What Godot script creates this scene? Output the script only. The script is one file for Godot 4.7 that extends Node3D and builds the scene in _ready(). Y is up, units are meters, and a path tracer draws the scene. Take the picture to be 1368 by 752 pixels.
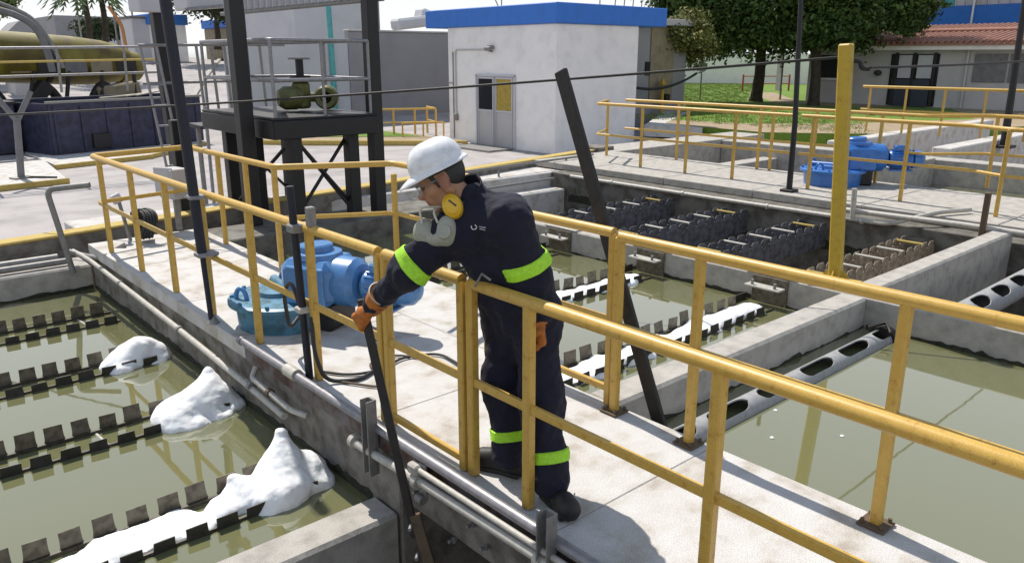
extends Node3D

# ---------------------------------------------------------------- mesh builder
class Bld:
	var v := PackedVector3Array()
	var n := PackedVector3Array()
	var c := PackedColorArray()
	var i := PackedInt32Array()
	var col := Color(1, 1, 1)

	func vert(p: Vector3, nn: Vector3) -> int:
		v.append(p); n.append(nn); c.append(col)
		return v.size() - 1

	func tri(a: Vector3, b: Vector3, d: Vector3) -> void:
		var nn := (b - a).cross(d - a).normalized()
		var k := vert(a, nn)
		vert(b, nn); vert(d, nn)
		i.append_array(PackedInt32Array([k, k + 2, k + 1]))

	func quad(a: Vector3, b: Vector3, d: Vector3, e: Vector3) -> void:
		var nn := (d - a).cross(e - b).normalized()
		var k := vert(a, nn)
		vert(b, nn); vert(d, nn); vert(e, nn)
		i.append_array(PackedInt32Array([k, k + 2, k + 1, k, k + 3, k + 2]))

	# box with chamfered edges
	func box(at: Vector3, size: Vector3, turn := Basis(), bev := 0.0) -> Bld:
		var h := size * 0.5
		var b: float = minf(bev, minf(h.x, minf(h.y, h.z)) * 0.9)
		var ax := [Vector3.AXIS_X, Vector3.AXIS_Y, Vector3.AXIS_Z]
		for a in 3:
			var u: int = (a + 1) % 3
			var w: int = (a + 2) % 3
			for s in [-1.0, 1.0]:
				var p := []
				for q in [[-1, -1], [1, -1], [1, 1], [-1, 1]]:
					var x := Vector3.ZERO
					x[a] = s * h[a]
					x[u] = q[0] * (h[u] - b)
					x[w] = q[1] * (h[w] - b)
					p.append(at + turn * x)
				if s > 0: quad(p[0], p[1], p[2], p[3])
				else: quad(p[3], p[2], p[1], p[0])
		if b <= 0.0:
			return self
		for a in 3:
			var u: int = (a + 1) % 3
			var w: int = (a + 2) % 3
			for su in [-1.0, 1.0]:
				for sw in [-1.0, 1.0]:
					var p := []
					for q in [[-1, 0], [1, 0], [1, 1], [-1, 1]]:
						var x := Vector3.ZERO
						x[a] = q[0] * (h[a] - b)
						x[u] = su * (h[u] - (0.0 if q[1] == 0 else b))
						x[w] = sw * (h[w] - (b if q[1] == 0 else 0.0))
						p.append(at + turn * x)
					if su * sw > 0: quad(p[0], p[1], p[2], p[3])
					else: quad(p[3], p[2], p[1], p[0])
		for sx in [-1.0, 1.0]:
			for sy in [-1.0, 1.0]:
				for sz in [-1.0, 1.0]:
					var p0 := at + turn * Vector3(sx * h.x, sy * (h.y - b), sz * (h.z - b))
					var p1 := at + turn * Vector3(sx * (h.x - b), sy * h.y, sz * (h.z - b))
					var p2 := at + turn * Vector3(sx * (h.x - b), sy * (h.y - b), sz * h.z)
					if sx * sy * sz > 0: tri(p0, p1, p2)
					else: tri(p2, p1, p0)
		return self

	# box by its two corners
	func span(lo: Vector3, hi: Vector3, bev := 0.0) -> Bld:
		return box((lo + hi) * 0.5, (hi - lo).abs(), Basis(), bev)

	# rectangular bar from a to b; w across, t along "up"
	func bar(a: Vector3, b: Vector3, w: float, t: float, bev := 0.0, up := Vector3.UP) -> Bld:
		var z := (b - a).normalized()
		var x := up.cross(z)
		if x.length() < 0.01: x = Vector3.RIGHT.cross(z)
		x = x.normalized()
		var y := z.cross(x)
		return box((a + b) * 0.5, Vector3(w, t, a.distance_to(b)), Basis(x, y, z), bev)

	# swept round tube through points; r a number or an array
	func tube(pts: Array, r, sides := 12, caps := true, squash := 1.0) -> Bld:
		var m := pts.size()
		var ref := Vector3.UP
		var t0: Vector3 = (pts[1] - pts[0]).normalized()
		if absf(t0.dot(ref)) > 0.9: ref = Vector3.RIGHT
		var x := ref.cross(t0).normalized()
		var start := v.size()
		for k in m:
			var t: Vector3
			if k == 0: t = (pts[1] - pts[0]).normalized()
			elif k == m - 1: t = (pts[k] - pts[k - 1]).normalized()
			else: t = ((pts[k] - pts[k - 1]).normalized() + (pts[k + 1] - pts[k]).normalized()).normalized()
			x = (x - t * x.dot(t)).normalized()
			var y := t.cross(x)
			var rr: float = r[k] if r is Array else r
			for s in sides:
				var a := TAU * s / sides
				var d := x * cos(a) + y * sin(a) * squash
				vert(pts[k] + d * rr, (x * cos(a) * squash + y * sin(a)).normalized())
		for k in m - 1:
			for s in sides:
				var a := start + k * sides + s
				var b := start + k * sides + (s + 1) % sides
				i.append_array(PackedInt32Array([a, a + sides, b, b, a + sides, b + sides]))
		if caps:
			for e in 2:
				var k: int = 0 if e == 0 else m - 1
				var t: Vector3 = (pts[1] - pts[0]).normalized() * -1.0 if e == 0 else (pts[m - 1] - pts[m - 2]).normalized()
				var mid := vert(pts[k], t)
				for s in sides:
					vert(v[start + k * sides + s], t)
				for s in sides:
					var p := mid + 1 + s
					var q := mid + 1 + (s + 1) % sides
					i.append_array(PackedInt32Array([mid, q, p] if e == 1 else [mid, p, q]))
		return self

	# profile of Vector2(radius, height) turned about axis
	func lathe(prof: Array, at: Vector3, turn := Basis(), sides := 20, smooth := true, arc := TAU) -> Bld:
		for k in prof.size() - 1:
			var p: Vector2 = prof[k]
			var q: Vector2 = prof[k + 1]
			var d := q - p
			if d.length() < 1e-6: continue
			var nn := Vector2(d.y, -d.x).normalized()
			var s0 := v.size()
			for s in sides + 1:
				var a := arc * s / sides
				var rad := Vector3(cos(a), 0, sin(a))
				var n3 := turn * (rad * nn.x + Vector3.UP * nn.y)
				vert(at + turn * (rad * p.x + Vector3.UP * p.y), n3)
				vert(at + turn * (rad * q.x + Vector3.UP * q.y), n3)
			for s in sides:
				var a := s0 + s * 2
				i.append_array(PackedInt32Array([a, a + 2, a + 1, a + 1, a + 2, a + 3]))
		return self

	# flat polygon (in x, z of turn) raised to a slab of thickness t along turn's y
	func slab(poly: PackedVector2Array, at: Vector3, t: float, turn := Basis()) -> Bld:
		var tr := Geometry2D.triangulate_polygon(poly)
		var up := func(p: Vector2, y: float) -> Vector3: return at + turn * Vector3(p.x, y, p.y)
		for k in range(0, tr.size(), 3):
			var a: Vector3 = up.call(poly[tr[k]], t)
			var b: Vector3 = up.call(poly[tr[k + 1]], t)
			var d: Vector3 = up.call(poly[tr[k + 2]], t)
			if (b - a).cross(d - a).dot(turn.y) < 0:
				var e := b
				b = d
				d = e
			tri(a, b, d)
			var o := turn.y * t
			tri(a - o, d - o, b - o)
		var ccw := not Geometry2D.is_polygon_clockwise(poly)
		for k in poly.size():
			var p: Vector2 = poly[k]
			var q: Vector2 = poly[(k + 1) % poly.size()]
			if ccw: quad(up.call(p, 0.0), up.call(p, t), up.call(q, t), up.call(q, 0.0))
			else: quad(up.call(q, 0.0), up.call(q, t), up.call(p, t), up.call(p, 0.0))
		return self

	# small triangular flap with thickness
	func tri_flap(a: Vector3, b: Vector3, d: Vector3, t: float) -> Bld:
		var o := (b - a).cross(d - a).normalized() * t
		tri(a, b, d)
		tri(a - o, d - o, b - o)
		quad(a, a - o, b - o, b)
		quad(b, b - o, d - o, d)
		quad(d, d - o, a - o, a)
		return self

	# slab under four corners (counter-clockwise from above is not required)
	func quad_slab(a: Vector3, b: Vector3, d: Vector3, e: Vector3, t: float) -> Bld:
		var o := Vector3.DOWN * t
		if (b - a).cross(d - a).y < 0:
			var x := b
			b = e
			e = x
		quad(a, b, d, e)
		quad(e + o, d + o, b + o, a + o)
		quad(a + o, b + o, b, a)
		quad(b + o, d + o, d, b)
		quad(d + o, e + o, e, d)
		quad(e + o, a + o, a, e)
		return self

	func mesh(o := Vector3.ZERO) -> ArrayMesh:
		var arr := []
		arr.resize(Mesh.ARRAY_MAX)
		var vv := v
		if o != Vector3.ZERO:
			vv = v.duplicate()
			for k in vv.size(): vv[k] -= o
		arr[Mesh.ARRAY_VERTEX] = vv
		arr[Mesh.ARRAY_NORMAL] = n
		arr[Mesh.ARRAY_COLOR] = c
		arr[Mesh.ARRAY_INDEX] = i
		var m := ArrayMesh.new()
		m.add_surface_from_arrays(Mesh.PRIMITIVE_TRIANGLES, arr)
		return m

# ---------------------------------------------------------------- signed distance shapes, meshed as surface nets
class Field:
	var prims := []      # [a, b, ra, rb, colour, squash basis or null]
	var k := 0.03
	var noise: FastNoiseLite
	var amp := 0.0
	var floor_y := -1e9

	func cap(a: Vector3, b: Vector3, ra: float, rb: float, col := Color(1, 1, 1)) -> void:
		prims.append([a, b, ra, rb, col, null])

	# ellipsoid with axes turn (columns unit), radii r
	func ell(at: Vector3, r: Vector3, turn := Basis(), col := Color(1, 1, 1)) -> void:
		prims.append([at, r, 0.0, 0.0, col, turn.inverse()])

	func dist(q: Array, p: Vector3) -> float:
		if q[5] != null:
			var l: Vector3 = (q[5] as Basis) * (p - q[0])
			var r: Vector3 = q[1]
			var k0 := (l / r).length()
			var k1 := (l / (r * r)).length()
			return (k0 - 1.0) * minf(r.x, minf(r.y, r.z)) if k1 < 1e-6 else k0 * (k0 - 1.0) / k1
		var a: Vector3 = q[0]
		var ba: Vector3 = q[1] - a
		var l2 := ba.length_squared()
		var t: float = clampf((p - a).dot(ba) / l2, 0.0, 1.0) if l2 > 1e-9 else 0.0
		return p.distance_to(a + ba * t) - lerpf(q[2], q[3], t)

	func value(p: Vector3, set: Array) -> float:
		var d := 1e3
		for q in set:
			var e := dist(q, p)
			var h := maxf(k - absf(d - e), 0.0) / k
			d = minf(d, e) - h * h * k * 0.25
		if amp > 0.0 and absf(d) < amp * 3.0 + 0.03:
			d += noise.get_noise_3dv(p) * amp
		if floor_y > -1e8:
			d = maxf(d, floor_y - p.y)
		return d

	func mesh_into(b: Bld, lo: Vector3, hi: Vector3, cell: float) -> void:
		var nx := int(ceil((hi.x - lo.x) / cell / 8.0)) * 8
		var ny := int(ceil((hi.y - lo.y) / cell / 8.0)) * 8
		var nz := int(ceil((hi.z - lo.z) / cell / 8.0)) * 8
		var sx := 1
		var sy := nx + 1
		var sz := (nx + 1) * (ny + 1)
		var val := PackedFloat32Array()
		val.resize(sz * (nz + 1))
		val.fill(9.0)
		var blocks := []
		var half := cell * 8.0 * 0.87
		for bz in nz / 8:
			for by in ny / 8:
				for bx in nx / 8:
					var mid := lo + Vector3(bx * 8 + 4, by * 8 + 4, bz * 8 + 4) * cell
					var set := []
					var near := 1e3
					for q in prims:
						var e := dist(q, mid)
						near = minf(near, e)
						if e < half * 2.0 + k * 2.0: set.append(q)
					if near > half * 1.35 + k + amp or set.is_empty(): continue
					if near < -half * 1.35 - amp and floor_y < -1e8: 
						for z in 9:
							for y in 9:
								for x in 9:
									val[(bx * 8 + x) + (by * 8 + y) * sy + (bz * 8 + z) * sz] = -9.0
						continue
					blocks.append(Vector3i(bx, by, bz))
					for z in 9:
						for y in 9:
							for x in 9:
								var ix := (bx * 8 + x) + (by * 8 + y) * sy + (bz * 8 + z) * sz
								if absf(val[ix]) == 9.0:
									val[ix] = value(lo + Vector3(bx * 8 + x, by * 8 + y, bz * 8 + z) * cell, set)
		var ids := {}
		var corner := [0, sx, sy, sx + sy, sz, sx + sz, sy + sz, sx + sy + sz]
		var off := [Vector3(0, 0, 0), Vector3(1, 0, 0), Vector3(0, 1, 0), Vector3(1, 1, 0), Vector3(0, 0, 1), Vector3(1, 0, 1), Vector3(0, 1, 1), Vector3(1, 1, 1)]
		var edges := [[0, 1], [2, 3], [4, 5], [6, 7], [0, 2], [1, 3], [4, 6], [5, 7], [0, 4], [1, 5], [2, 6], [3, 7]]
		var cells := []
		for bl in blocks:
			for z in 8:
				for y in 8:
					for x in 8:
						var cx: int = bl.x * 8 + x
						var cy: int = bl.y * 8 + y
						var cz: int = bl.z * 8 + z
						var base: int = cx + cy * sy + cz * sz
						var f := [0.0, 0.0, 0.0, 0.0, 0.0, 0.0, 0.0, 0.0]
						var neg := 0
						for e in 8:
							f[e] = val[base + corner[e]]
							if f[e] < 0.0: neg += 1
						if neg == 0 or neg == 8: continue
						var sum := Vector3.ZERO
						var cnt := 0
						for e in edges:
							var fa: float = f[e[0]]
							var fb: float = f[e[1]]
							if (fa < 0.0) != (fb < 0.0):
								sum += off[e[0]].lerp(off[e[1]], fa / (fa - fb))
								cnt += 1
						var p := lo + (Vector3(cx, cy, cz) + sum / cnt) * cell
						var g := Vector3(f[1] + f[3] + f[5] + f[7] - f[0] - f[2] - f[4] - f[6], f[2] + f[3] + f[6] + f[7] - f[0] - f[1] - f[4] - f[5], f[4] + f[5] + f[6] + f[7] - f[0] - f[1] - f[2] - f[3])
						var best := 1e9
						for q in prims:
							var e := dist(q, p)
							if e < best:
								best = e
								b.col = q[4]
						ids[base] = b.vert(p, g.normalized())
						cells.append(base)
		for base in cells:
			# quads round the three edges that start at this cell's first corner
			var f0: float = val[base]
			for a in 3:
				var st: int = [sx, sy, sz][a]
				var u: int = [sy, sz, sx][a]
				var w: int = [sz, sx, sy][a]
				var f1: float = val[base + st]
				if (f0 < 0.0) == (f1 < 0.0): continue
				if not (ids.has(base - u) and ids.has(base - w) and ids.has(base - u - w)): continue
				var q := [ids[base], ids[base - u], ids[base - u - w], ids[base - w]]
				if f0 < 0.0: b.i.append_array(PackedInt32Array([q[0], q[2], q[1], q[0], q[3], q[2]]))
				else: b.i.append_array(PackedInt32Array([q[0], q[1], q[2], q[0], q[2], q[3]]))
		b.col = Color(1, 1, 1)

# ---------------------------------------------------------------- naming
var used := {}
var O := Vector3.ZERO      # base of the thing being built; shapes are given in world metres
var M := {}
var rng := RandomNumberGenerator.new()

func numbered(called: String) -> String:
	if not used.has(called):
		used[called] = 0
		return called
	used[called] += 1
	return "%s_%03d" % [called, used[called]]

func tag(o: Node, label: String, category: String, group := "") -> Node:
	o.set_meta("label", label)
	o.set_meta("category", category)
	if group: o.set_meta("group", group)
	return o

func thing(called: String, label: String, category: String, at: Vector3, group := "") -> Node3D:
	var o := Node3D.new()
	o.name = numbered(called)
	add_child(o)
	o.position = at
	O = at
	tag(o, label, category, group)
	return o

func obj(called: String, b: Bld, m: Material, parent: Node3D = null) -> MeshInstance3D:
	var o := MeshInstance3D.new()
	if parent == null:
		o.name = numbered(called)
		add_child(o)
		var box := AABB(b.v[0], Vector3.ZERO)
		for p in b.v: box = box.expand(p)
		var at := Vector3(box.get_center().x, box.position.y, box.get_center().z)
		o.position = at
		o.mesh = b.mesh(at)
	else:
		o.name = called
		parent.add_child(o, true)
		o.mesh = b.mesh(O)
	o.material_override = m
	return o

func solo(called: String, b: Bld, m: Material, label: String, category: String, group := "") -> MeshInstance3D:
	var o := obj(called, b, m)
	tag(o, label, category, group)
	return o

func struct(called: String, b: Bld, m: Material) -> MeshInstance3D:
	var o := obj(called, b, m)
	o.set_meta("kind", "structure")
	return o

func B() -> Bld:
	return Bld.new()

# a shared mesh put somewhere as a part
func piece(called: String, m: Mesh, mat: Material, xf: Transform3D, parent: Node3D) -> MeshInstance3D:
	var o := MeshInstance3D.new()
	o.name = called
	parent.add_child(o, true)
	o.mesh = m
	o.material_override = mat
	xf.origin -= O
	o.transform = xf
	return o

# a rounded polyline
func bend(pts: Array, r: float, steps := 5) -> Array:
	var out := [pts[0]]
	for k in range(1, pts.size() - 1):
		var a: Vector3 = pts[k - 1]
		var p: Vector3 = pts[k]
		var d: Vector3 = pts[k + 1]
		var rr: float = minf(r, minf(a.distance_to(p), d.distance_to(p)) * 0.45)
		var p0 := p + (a - p).normalized() * rr
		var p1 := p + (d - p).normalized() * rr
		for s in steps + 1:
			var t := float(s) / steps
			out.append(p0.lerp(p, t).lerp(p.lerp(p1, t), t))
	out.append(pts[pts.size() - 1])
	return out

# sagging line
func sag(a: Vector3, b: Vector3, drop: float, n := 14) -> Array:
	var out := []
	for k in n + 1:
		var t := float(k) / n
		out.append(a.lerp(b, t) + Vector3.DOWN * drop * 4.0 * t * (1.0 - t))
	return out

# ---------------------------------------------------------------- materials
var noises := {}

func noise_tex(called: String, freq: float, octaves: int, stops: Array, size := 512, bump := 0.0, kind := FastNoiseLite.TYPE_SIMPLEX_SMOOTH, seed_ := 1) -> NoiseTexture2D:
	if noises.has(called): return noises[called]
	var f := FastNoiseLite.new()
	f.noise_type = kind
	f.seed = seed_
	f.frequency = freq
	f.fractal_octaves = octaves
	f.fractal_gain = 0.55
	var t := NoiseTexture2D.new()
	t.width = size
	t.height = size
	t.seamless = true
	t.noise = f
	if bump > 0.0:
		t.as_normal_map = true
		t.bump_strength = bump
	elif stops:
		var g := Gradient.new()
		var o := PackedFloat32Array()
		var cc := PackedColorArray()
		for s in stops:
			o.append(s[0]); cc.append(s[1])
		g.offsets = o
		g.colors = cc
		t.color_ramp = g
	noises[called] = t
	return t

func grey(a: float, tint := Color(1, 1, 1)) -> Color:
	return Color(a * tint.r, a * tint.g, a * tint.b)

# lin: real base colour (linear); tex multiplies it
func mat(lin: Color, rough: float, opt := {}) -> StandardMaterial3D:
	var m := StandardMaterial3D.new()
	m.albedo_color = lin.linear_to_srgb()
	m.roughness = rough
	m.metallic = opt.get("metal", 0.0)
	m.metallic_specular = opt.get("spec", 0.5)
	if opt.has("tex") or opt.has("bump") or opt.has("detail"):
		m.uv1_triplanar = true
		m.uv1_world_triplanar = true
		m.uv1_scale = Vector3.ONE * opt.get("scale", 1.0)
	if opt.has("tex"):
		m.albedo_texture = opt.tex
	if opt.has("bump"):
		m.normal_enabled = true
		m.normal_texture = opt.bump
		m.normal_scale = opt.get("bs", 1.0)
	if opt.has("detail"):
		m.detail_enabled = true
		m.detail_blend_mode = BaseMaterial3D.BLEND_MODE_MUL
		m.detail_uv_layer = BaseMaterial3D.DETAIL_UV_2
		m.detail_albedo = opt.detail
		m.uv2_triplanar = true
		m.uv2_world_triplanar = true
		m.uv2_scale = Vector3.ONE * opt.get("dscale", 4.0)
	if opt.has("vc"): m.vertex_color_use_as_albedo = true
	if opt.has("coat"):
		m.clearcoat_enabled = true
		m.clearcoat = opt.coat
		m.clearcoat_roughness = 0.2
	if opt.has("rim"):
		m.rim_enabled = true
		m.rim = opt.rim
	return m

func materials() -> void:
	var W := Color(1, 1, 1)
	# coarse weather patches, fine grain, spots and streaks: dimensionless multipliers
	var patch := noise_tex("patch", 0.012, 5, [[0.0, grey(0.82)], [0.35, grey(0.91)], [0.55, grey(0.96)], [1.0, grey(1.0)]], 512)
	var faint := noise_tex("faint", 0.008, 5, [[0.0, grey(0.92)], [0.5, grey(0.975)], [1.0, W]], 512, 0.0, FastNoiseLite.TYPE_SIMPLEX_SMOOTH, 61)
	var patch2 := noise_tex("patch2", 0.01, 6, [[0.0, Color(0.56, 0.53, 0.49)], [0.4, Color(0.8, 0.78, 0.75)], [0.6, Color(0.91, 0.9, 0.88)], [1.0, W]], 512, 0.0, FastNoiseLite.TYPE_SIMPLEX_SMOOTH, 5)
	var deckp := noise_tex("deckp", 0.011, 6, [[0.0, Color(0.80, 0.76, 0.71)], [0.3, Color(0.92, 0.9, 0.87)], [0.5, Color(0.97, 0.96, 0.95)], [1.0, W]], 512, 0.0, FastNoiseLite.TYPE_SIMPLEX_SMOOTH, 23)
	var grain := noise_tex("grain", 0.09, 4, [[0.0, grey(0.62)], [0.35, grey(0.88)], [0.6, grey(0.96)], [1.0, grey(1.0)]], 512, 0.0, FastNoiseLite.TYPE_SIMPLEX_SMOOTH, 9)
	var speck := noise_tex("speck", 0.05, 3, [[0.0, grey(0.5)], [0.22, grey(0.93)], [1.0, W]], 512, 0.0, FastNoiseLite.TYPE_CELLULAR, 3)
	var rough_n := noise_tex("rough_n", 0.03, 5, [], 512, 3.0)
	var fine_n := noise_tex("fine_n", 0.11, 4, [], 512, 3.0, FastNoiseLite.TYPE_SIMPLEX_SMOOTH, 12)
	var ripple := noise_tex("ripple", 0.008, 3, [], 512, 3.0, FastNoiseLite.TYPE_SIMPLEX_SMOOTH, 31)
	var wear := noise_tex("wear", 0.02, 5, [[0.0, Color(0.74, 0.6, 0.5)], [0.16, Color(0.9, 0.85, 0.81)], [0.32, Color(0.96, 0.95, 0.94)], [1.0, W]], 512, 0.0, FastNoiseLite.TYPE_SIMPLEX_SMOOTH, 44)
	var grassy := noise_tex("grassy", 0.05, 5, [[0.0, Color(0.72, 0.76, 0.6)], [0.5, Color(0.9, 0.93, 0.8)], [1.0, W]], 512, 0.0, FastNoiseLite.TYPE_SIMPLEX_SMOOTH, 17)
	var weave := noise_tex("weave", 0.02, 4, [[0.0, grey(0.7)], [0.5, grey(0.9)], [1.0, W]], 256, 0.0, FastNoiseLite.TYPE_SIMPLEX_SMOOTH, 71)
	M.deck = mat(Color(0.665, 0.655, 0.645), 0.9, {"tex": deckp, "scale": 0.55, "detail": grain, "dscale": 3.0, "bump": rough_n, "bs": 0.25})
	M.beam = mat(Color(0.52, 0.49, 0.445), 0.92, {"tex": patch, "scale": 0.8, "detail": grain, "dscale": 3.0, "bump": rough_n, "bs": 0.35})
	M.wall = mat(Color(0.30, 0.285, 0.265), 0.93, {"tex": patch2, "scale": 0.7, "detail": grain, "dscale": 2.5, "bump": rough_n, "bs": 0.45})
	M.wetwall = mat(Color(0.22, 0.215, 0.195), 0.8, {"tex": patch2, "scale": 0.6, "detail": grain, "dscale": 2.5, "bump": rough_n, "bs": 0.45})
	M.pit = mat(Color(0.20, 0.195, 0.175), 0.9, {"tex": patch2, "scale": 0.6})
	M.yard = mat(Color(0.50, 0.465, 0.455), 0.95, {"tex": patch, "scale": 0.12, "detail": grain, "dscale": 1.2, "bump": rough_n, "bs": 0.2})
	M.grass = mat(Color(0.20, 0.30, 0.05), 0.95, {"tex": grassy, "scale": 0.35, "detail": grassy, "dscale": 2.3, "bump": fine_n, "bs": 0.8})
	M.dirt = mat(Color(0.44, 0.34, 0.22), 0.95, {"tex": patch, "scale": 0.3, "detail": grain, "dscale": 1.5})
	M.kerb = mat(Color(0.60, 0.45, 0.13), 0.85, {"tex": wear, "scale": 0.8, "detail": grain, "dscale": 3.0})
	M.water = mat(Color(0.15, 0.152, 0.072), 0.025, {"bump": ripple, "bs": 0.03, "scale": 0.5, "spec": 0.7})
	M.water.clearcoat_enabled = true
	M.water.clearcoat = 1.0
	M.water.clearcoat_roughness = 0.02
	M.rail = mat(Color(0.70, 0.445, 0.09), 0.42, {"tex": wear, "scale": 1.6, "detail": grain, "dscale": 5.0, "bump": fine_n, "bs": 0.06})
	M.post_yellow = mat(Color(0.60, 0.41, 0.035), 0.45, {"tex": wear, "scale": 1.2, "detail": grain, "dscale": 5.0})
	M.base_plate = mat(Color(0.11, 0.075, 0.045), 0.7, {"tex": wear, "scale": 4.0})
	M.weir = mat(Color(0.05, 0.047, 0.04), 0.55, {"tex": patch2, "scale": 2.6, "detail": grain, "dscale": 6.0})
	M.weir_in = mat(Color(0.2, 0.175, 0.13), 0.6, {"tex": patch2, "scale": 2.6, "detail": grain, "dscale": 6.0})
	M.algae = mat(Color(0.05, 0.052, 0.03), 0.85, {"tex": patch2, "scale": 3.0, "detail": grain, "dscale": 8.0})
	M.launder = mat(Color(0.42, 0.42, 0.42), 0.5, {"tex": patch, "scale": 2.0, "detail": grain, "dscale": 5.0})
	M.slime = mat(Color(0.085, 0.074, 0.052), 0.5, {"tex": patch2, "scale": 2.6, "detail": grain, "dscale": 6.0})
	M.trough_blue = mat(Color(0.17, 0.175, 0.21), 0.6, {"tex": patch2, "scale": 1.6, "detail": grain, "dscale": 4.0})
	M.trough_brown = mat(Color(0.46, 0.40, 0.32), 0.75, {"tex": patch2, "scale": 1.6, "detail": grain, "dscale": 4.0})
	M.pvc = mat(Color(0.60, 0.57, 0.51), 0.5, {"tex": patch, "scale": 2.0, "detail": grain, "dscale": 5.0})
	M.steel = mat(Color(0.36, 0.35, 0.37), 0.45, {"metal": 0.45, "tex": patch, "scale": 2.2, "detail": grain, "dscale": 6.0})
	M.dull_steel = mat(Color(0.33, 0.32, 0.31), 0.55, {"metal": 0.3, "tex": patch, "scale": 2.0, "detail": grain, "dscale": 6.0})
	var rust := noise_tex("rust", 0.011, 5, [[0.0, Color(0.42, 0.22, 0.13)], [0.3, Color(0.62, 0.44, 0.36)], [0.5, Color(0.8, 0.76, 0.76)], [1.0, W]], 512, 0.0, FastNoiseLite.TYPE_SIMPLEX_SMOOTH, 83)
	M.rusty = mat(Color(0.23, 0.215, 0.22), 0.6, {"tex": rust, "scale": 0.6, "detail": grain, "dscale": 5.0})
	M.navy = mat(Color(0.008, 0.009, 0.022), 0.55, {"tex": patch, "scale": 2.0})
	M.black = mat(Color(0.010, 0.010, 0.013), 0.5, {"tex": patch, "scale": 1.5, "detail": grain, "dscale": 4.0})
	M.dark_bar = mat(Color(0.026, 0.022, 0.021), 0.6, {"tex": patch2, "scale": 2.5, "detail": grain, "dscale": 6.0})
	M.rubber = mat(Color(0.02, 0.02, 0.02), 0.6)
	M.blue = mat(Color(0.10, 0.30, 0.66), 0.35, {"tex": patch, "scale": 2.0, "detail": grain, "dscale": 6.0, "coat": 0.25})
	M.blue_pale = mat(Color(0.11, 0.33, 0.52), 0.45, {"tex": patch2, "scale": 1.7, "detail": grain, "dscale": 5.0})
	M.blue_deep = mat(Color(0.035, 0.17, 0.52), 0.35, {"tex": patch, "scale": 1.5, "coat": 0.25})
	M.container = mat(Color(0.045, 0.05, 0.115), 0.6, {"tex": patch2, "scale": 0.7, "detail": grain, "dscale": 2.0})
	M.white = mat(Color(0.83, 0.81, 0.80), 0.85, {"tex": faint, "scale": 0.3})
	M.offwhite = mat(Color(0.60, 0.58, 0.575), 0.85, {"tex": faint, "scale": 0.2, "detail": grain, "dscale": 1.2})
	M.greywall = mat(Color(0.36, 0.355, 0.37), 0.9, {"tex": faint, "scale": 0.15, "detail": grain, "dscale": 0.9})
	M.pale_grey = mat(Color(0.53, 0.53, 0.56), 0.85, {"tex": faint, "scale": 0.12})
	M.tan = mat(Color(0.36, 0.30, 0.2), 0.9, {"tex": patch, "scale": 0.3, "detail": grain, "dscale": 1.2})
	M.band = mat(Color(0.03, 0.17, 0.60), 0.6, {"tex": faint, "scale": 0.4})
	M.teal = mat(Color(0.10, 0.42, 0.42), 0.7, {"tex": patch, "scale": 0.4})
	M.sky_panel = mat(Color(0.05, 0.42, 0.7), 0.6)
	M.tile = mat(Color(0.46, 0.235, 0.175), 0.85, {"tex": patch, "scale": 0.5, "detail": grain, "dscale": 2.0})
	M.window = mat(Color(0.02, 0.022, 0.028), 0.08)
	M.shade = mat(Color(0.42, 0.30, 0.045), 0.6, {"tex": patch, "scale": 0.8})
	M.shutter = mat(Color(0.18, 0.18, 0.185), 0.7, {"tex": patch, "scale": 0.5})
	M.foam = mat(Color(0.86, 0.87, 0.88), 0.85, {"bump": fine_n, "bs": 0.12, "scale": 4.0})
	M.foam.subsurf_scatter_enabled = true
	M.foam.subsurf_scatter_strength = 0.25
	M.wood_board = mat(Color(0.50, 0.45, 0.36), 0.8, {"tex": patch, "scale": 1.0})
	M.olive = mat(Color(0.16, 0.17, 0.05), 0.5, {"tex": patch2, "scale": 1.5})
	M.drum = mat(Color(0.33, 0.31, 0.045), 0.6, {"tex": noise_tex("drumrust", 0.012, 5, [[0.0, Color(0.42, 0.34, 0.28)], [0.4, Color(0.62, 0.54, 0.42)], [0.6, Color(0.85, 0.8, 0.58)], [1.0, W]], 512, 0.0, FastNoiseLite.TYPE_SIMPLEX_SMOOTH, 52), "scale": 0.1, "detail": grain, "dscale": 0.8})
	M.bark = mat(Color(0.075, 0.06, 0.045), 0.95, {"tex": patch2, "scale": 1.0, "bump": rough_n, "bs": 0.9})
	M.leaf = mat(Color(1, 1, 1), 0.65, {"vc": true})
	M.leaf.backlight_enabled = true
	M.leaf.backlight = Color(0.10, 0.16, 0.03)
	M.leaf.cull_mode = BaseMaterial3D.CULL_DISABLED
	# the worker
	M.cloth = mat(Color(0.0085, 0.009, 0.026), 0.92, {"tex": weave, "scale": 2.5, "bump": fine_n, "bs": 0.25, "rim": 0.12})
	M.lime = mat(Color(0.42, 0.82, 0.03), 0.6, {"tex": patch, "scale": 8.0})
	M.skin = mat(Color(1, 1, 1), 0.55, {"vc": true})
	M.helmet = mat(Color(0.80, 0.81, 0.83), 0.32, {"coat": 0.3, "tex": patch, "scale": 3.0})
	M.glove = mat(Color(0.52, 0.17, 0.025), 0.8, {"tex": weave, "scale": 5.0, "bump": fine_n, "bs": 0.35, "vc": true})
	M.boot = mat(Color(0.018, 0.017, 0.017), 0.6, {"tex": patch2, "scale": 4.0})
	M.muff = mat(Color(0.68, 0.41, 0.02), 0.4)
	M.mask = mat(Color(0.36, 0.37, 0.30), 0.6, {"tex": patch, "scale": 6.0})
	M.strap = mat(Color(0.55, 0.52, 0.42), 0.8)
	M.lens = mat(Color(0.9, 0.95, 1.0), 0.02)
	M.lens.transparency = BaseMaterial3D.TRANSPARENCY_ALPHA
	M.lens.albedo_color.a = 0.12
	M.thread = mat(Color(0.7, 0.72, 0.74), 0.7)

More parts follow.
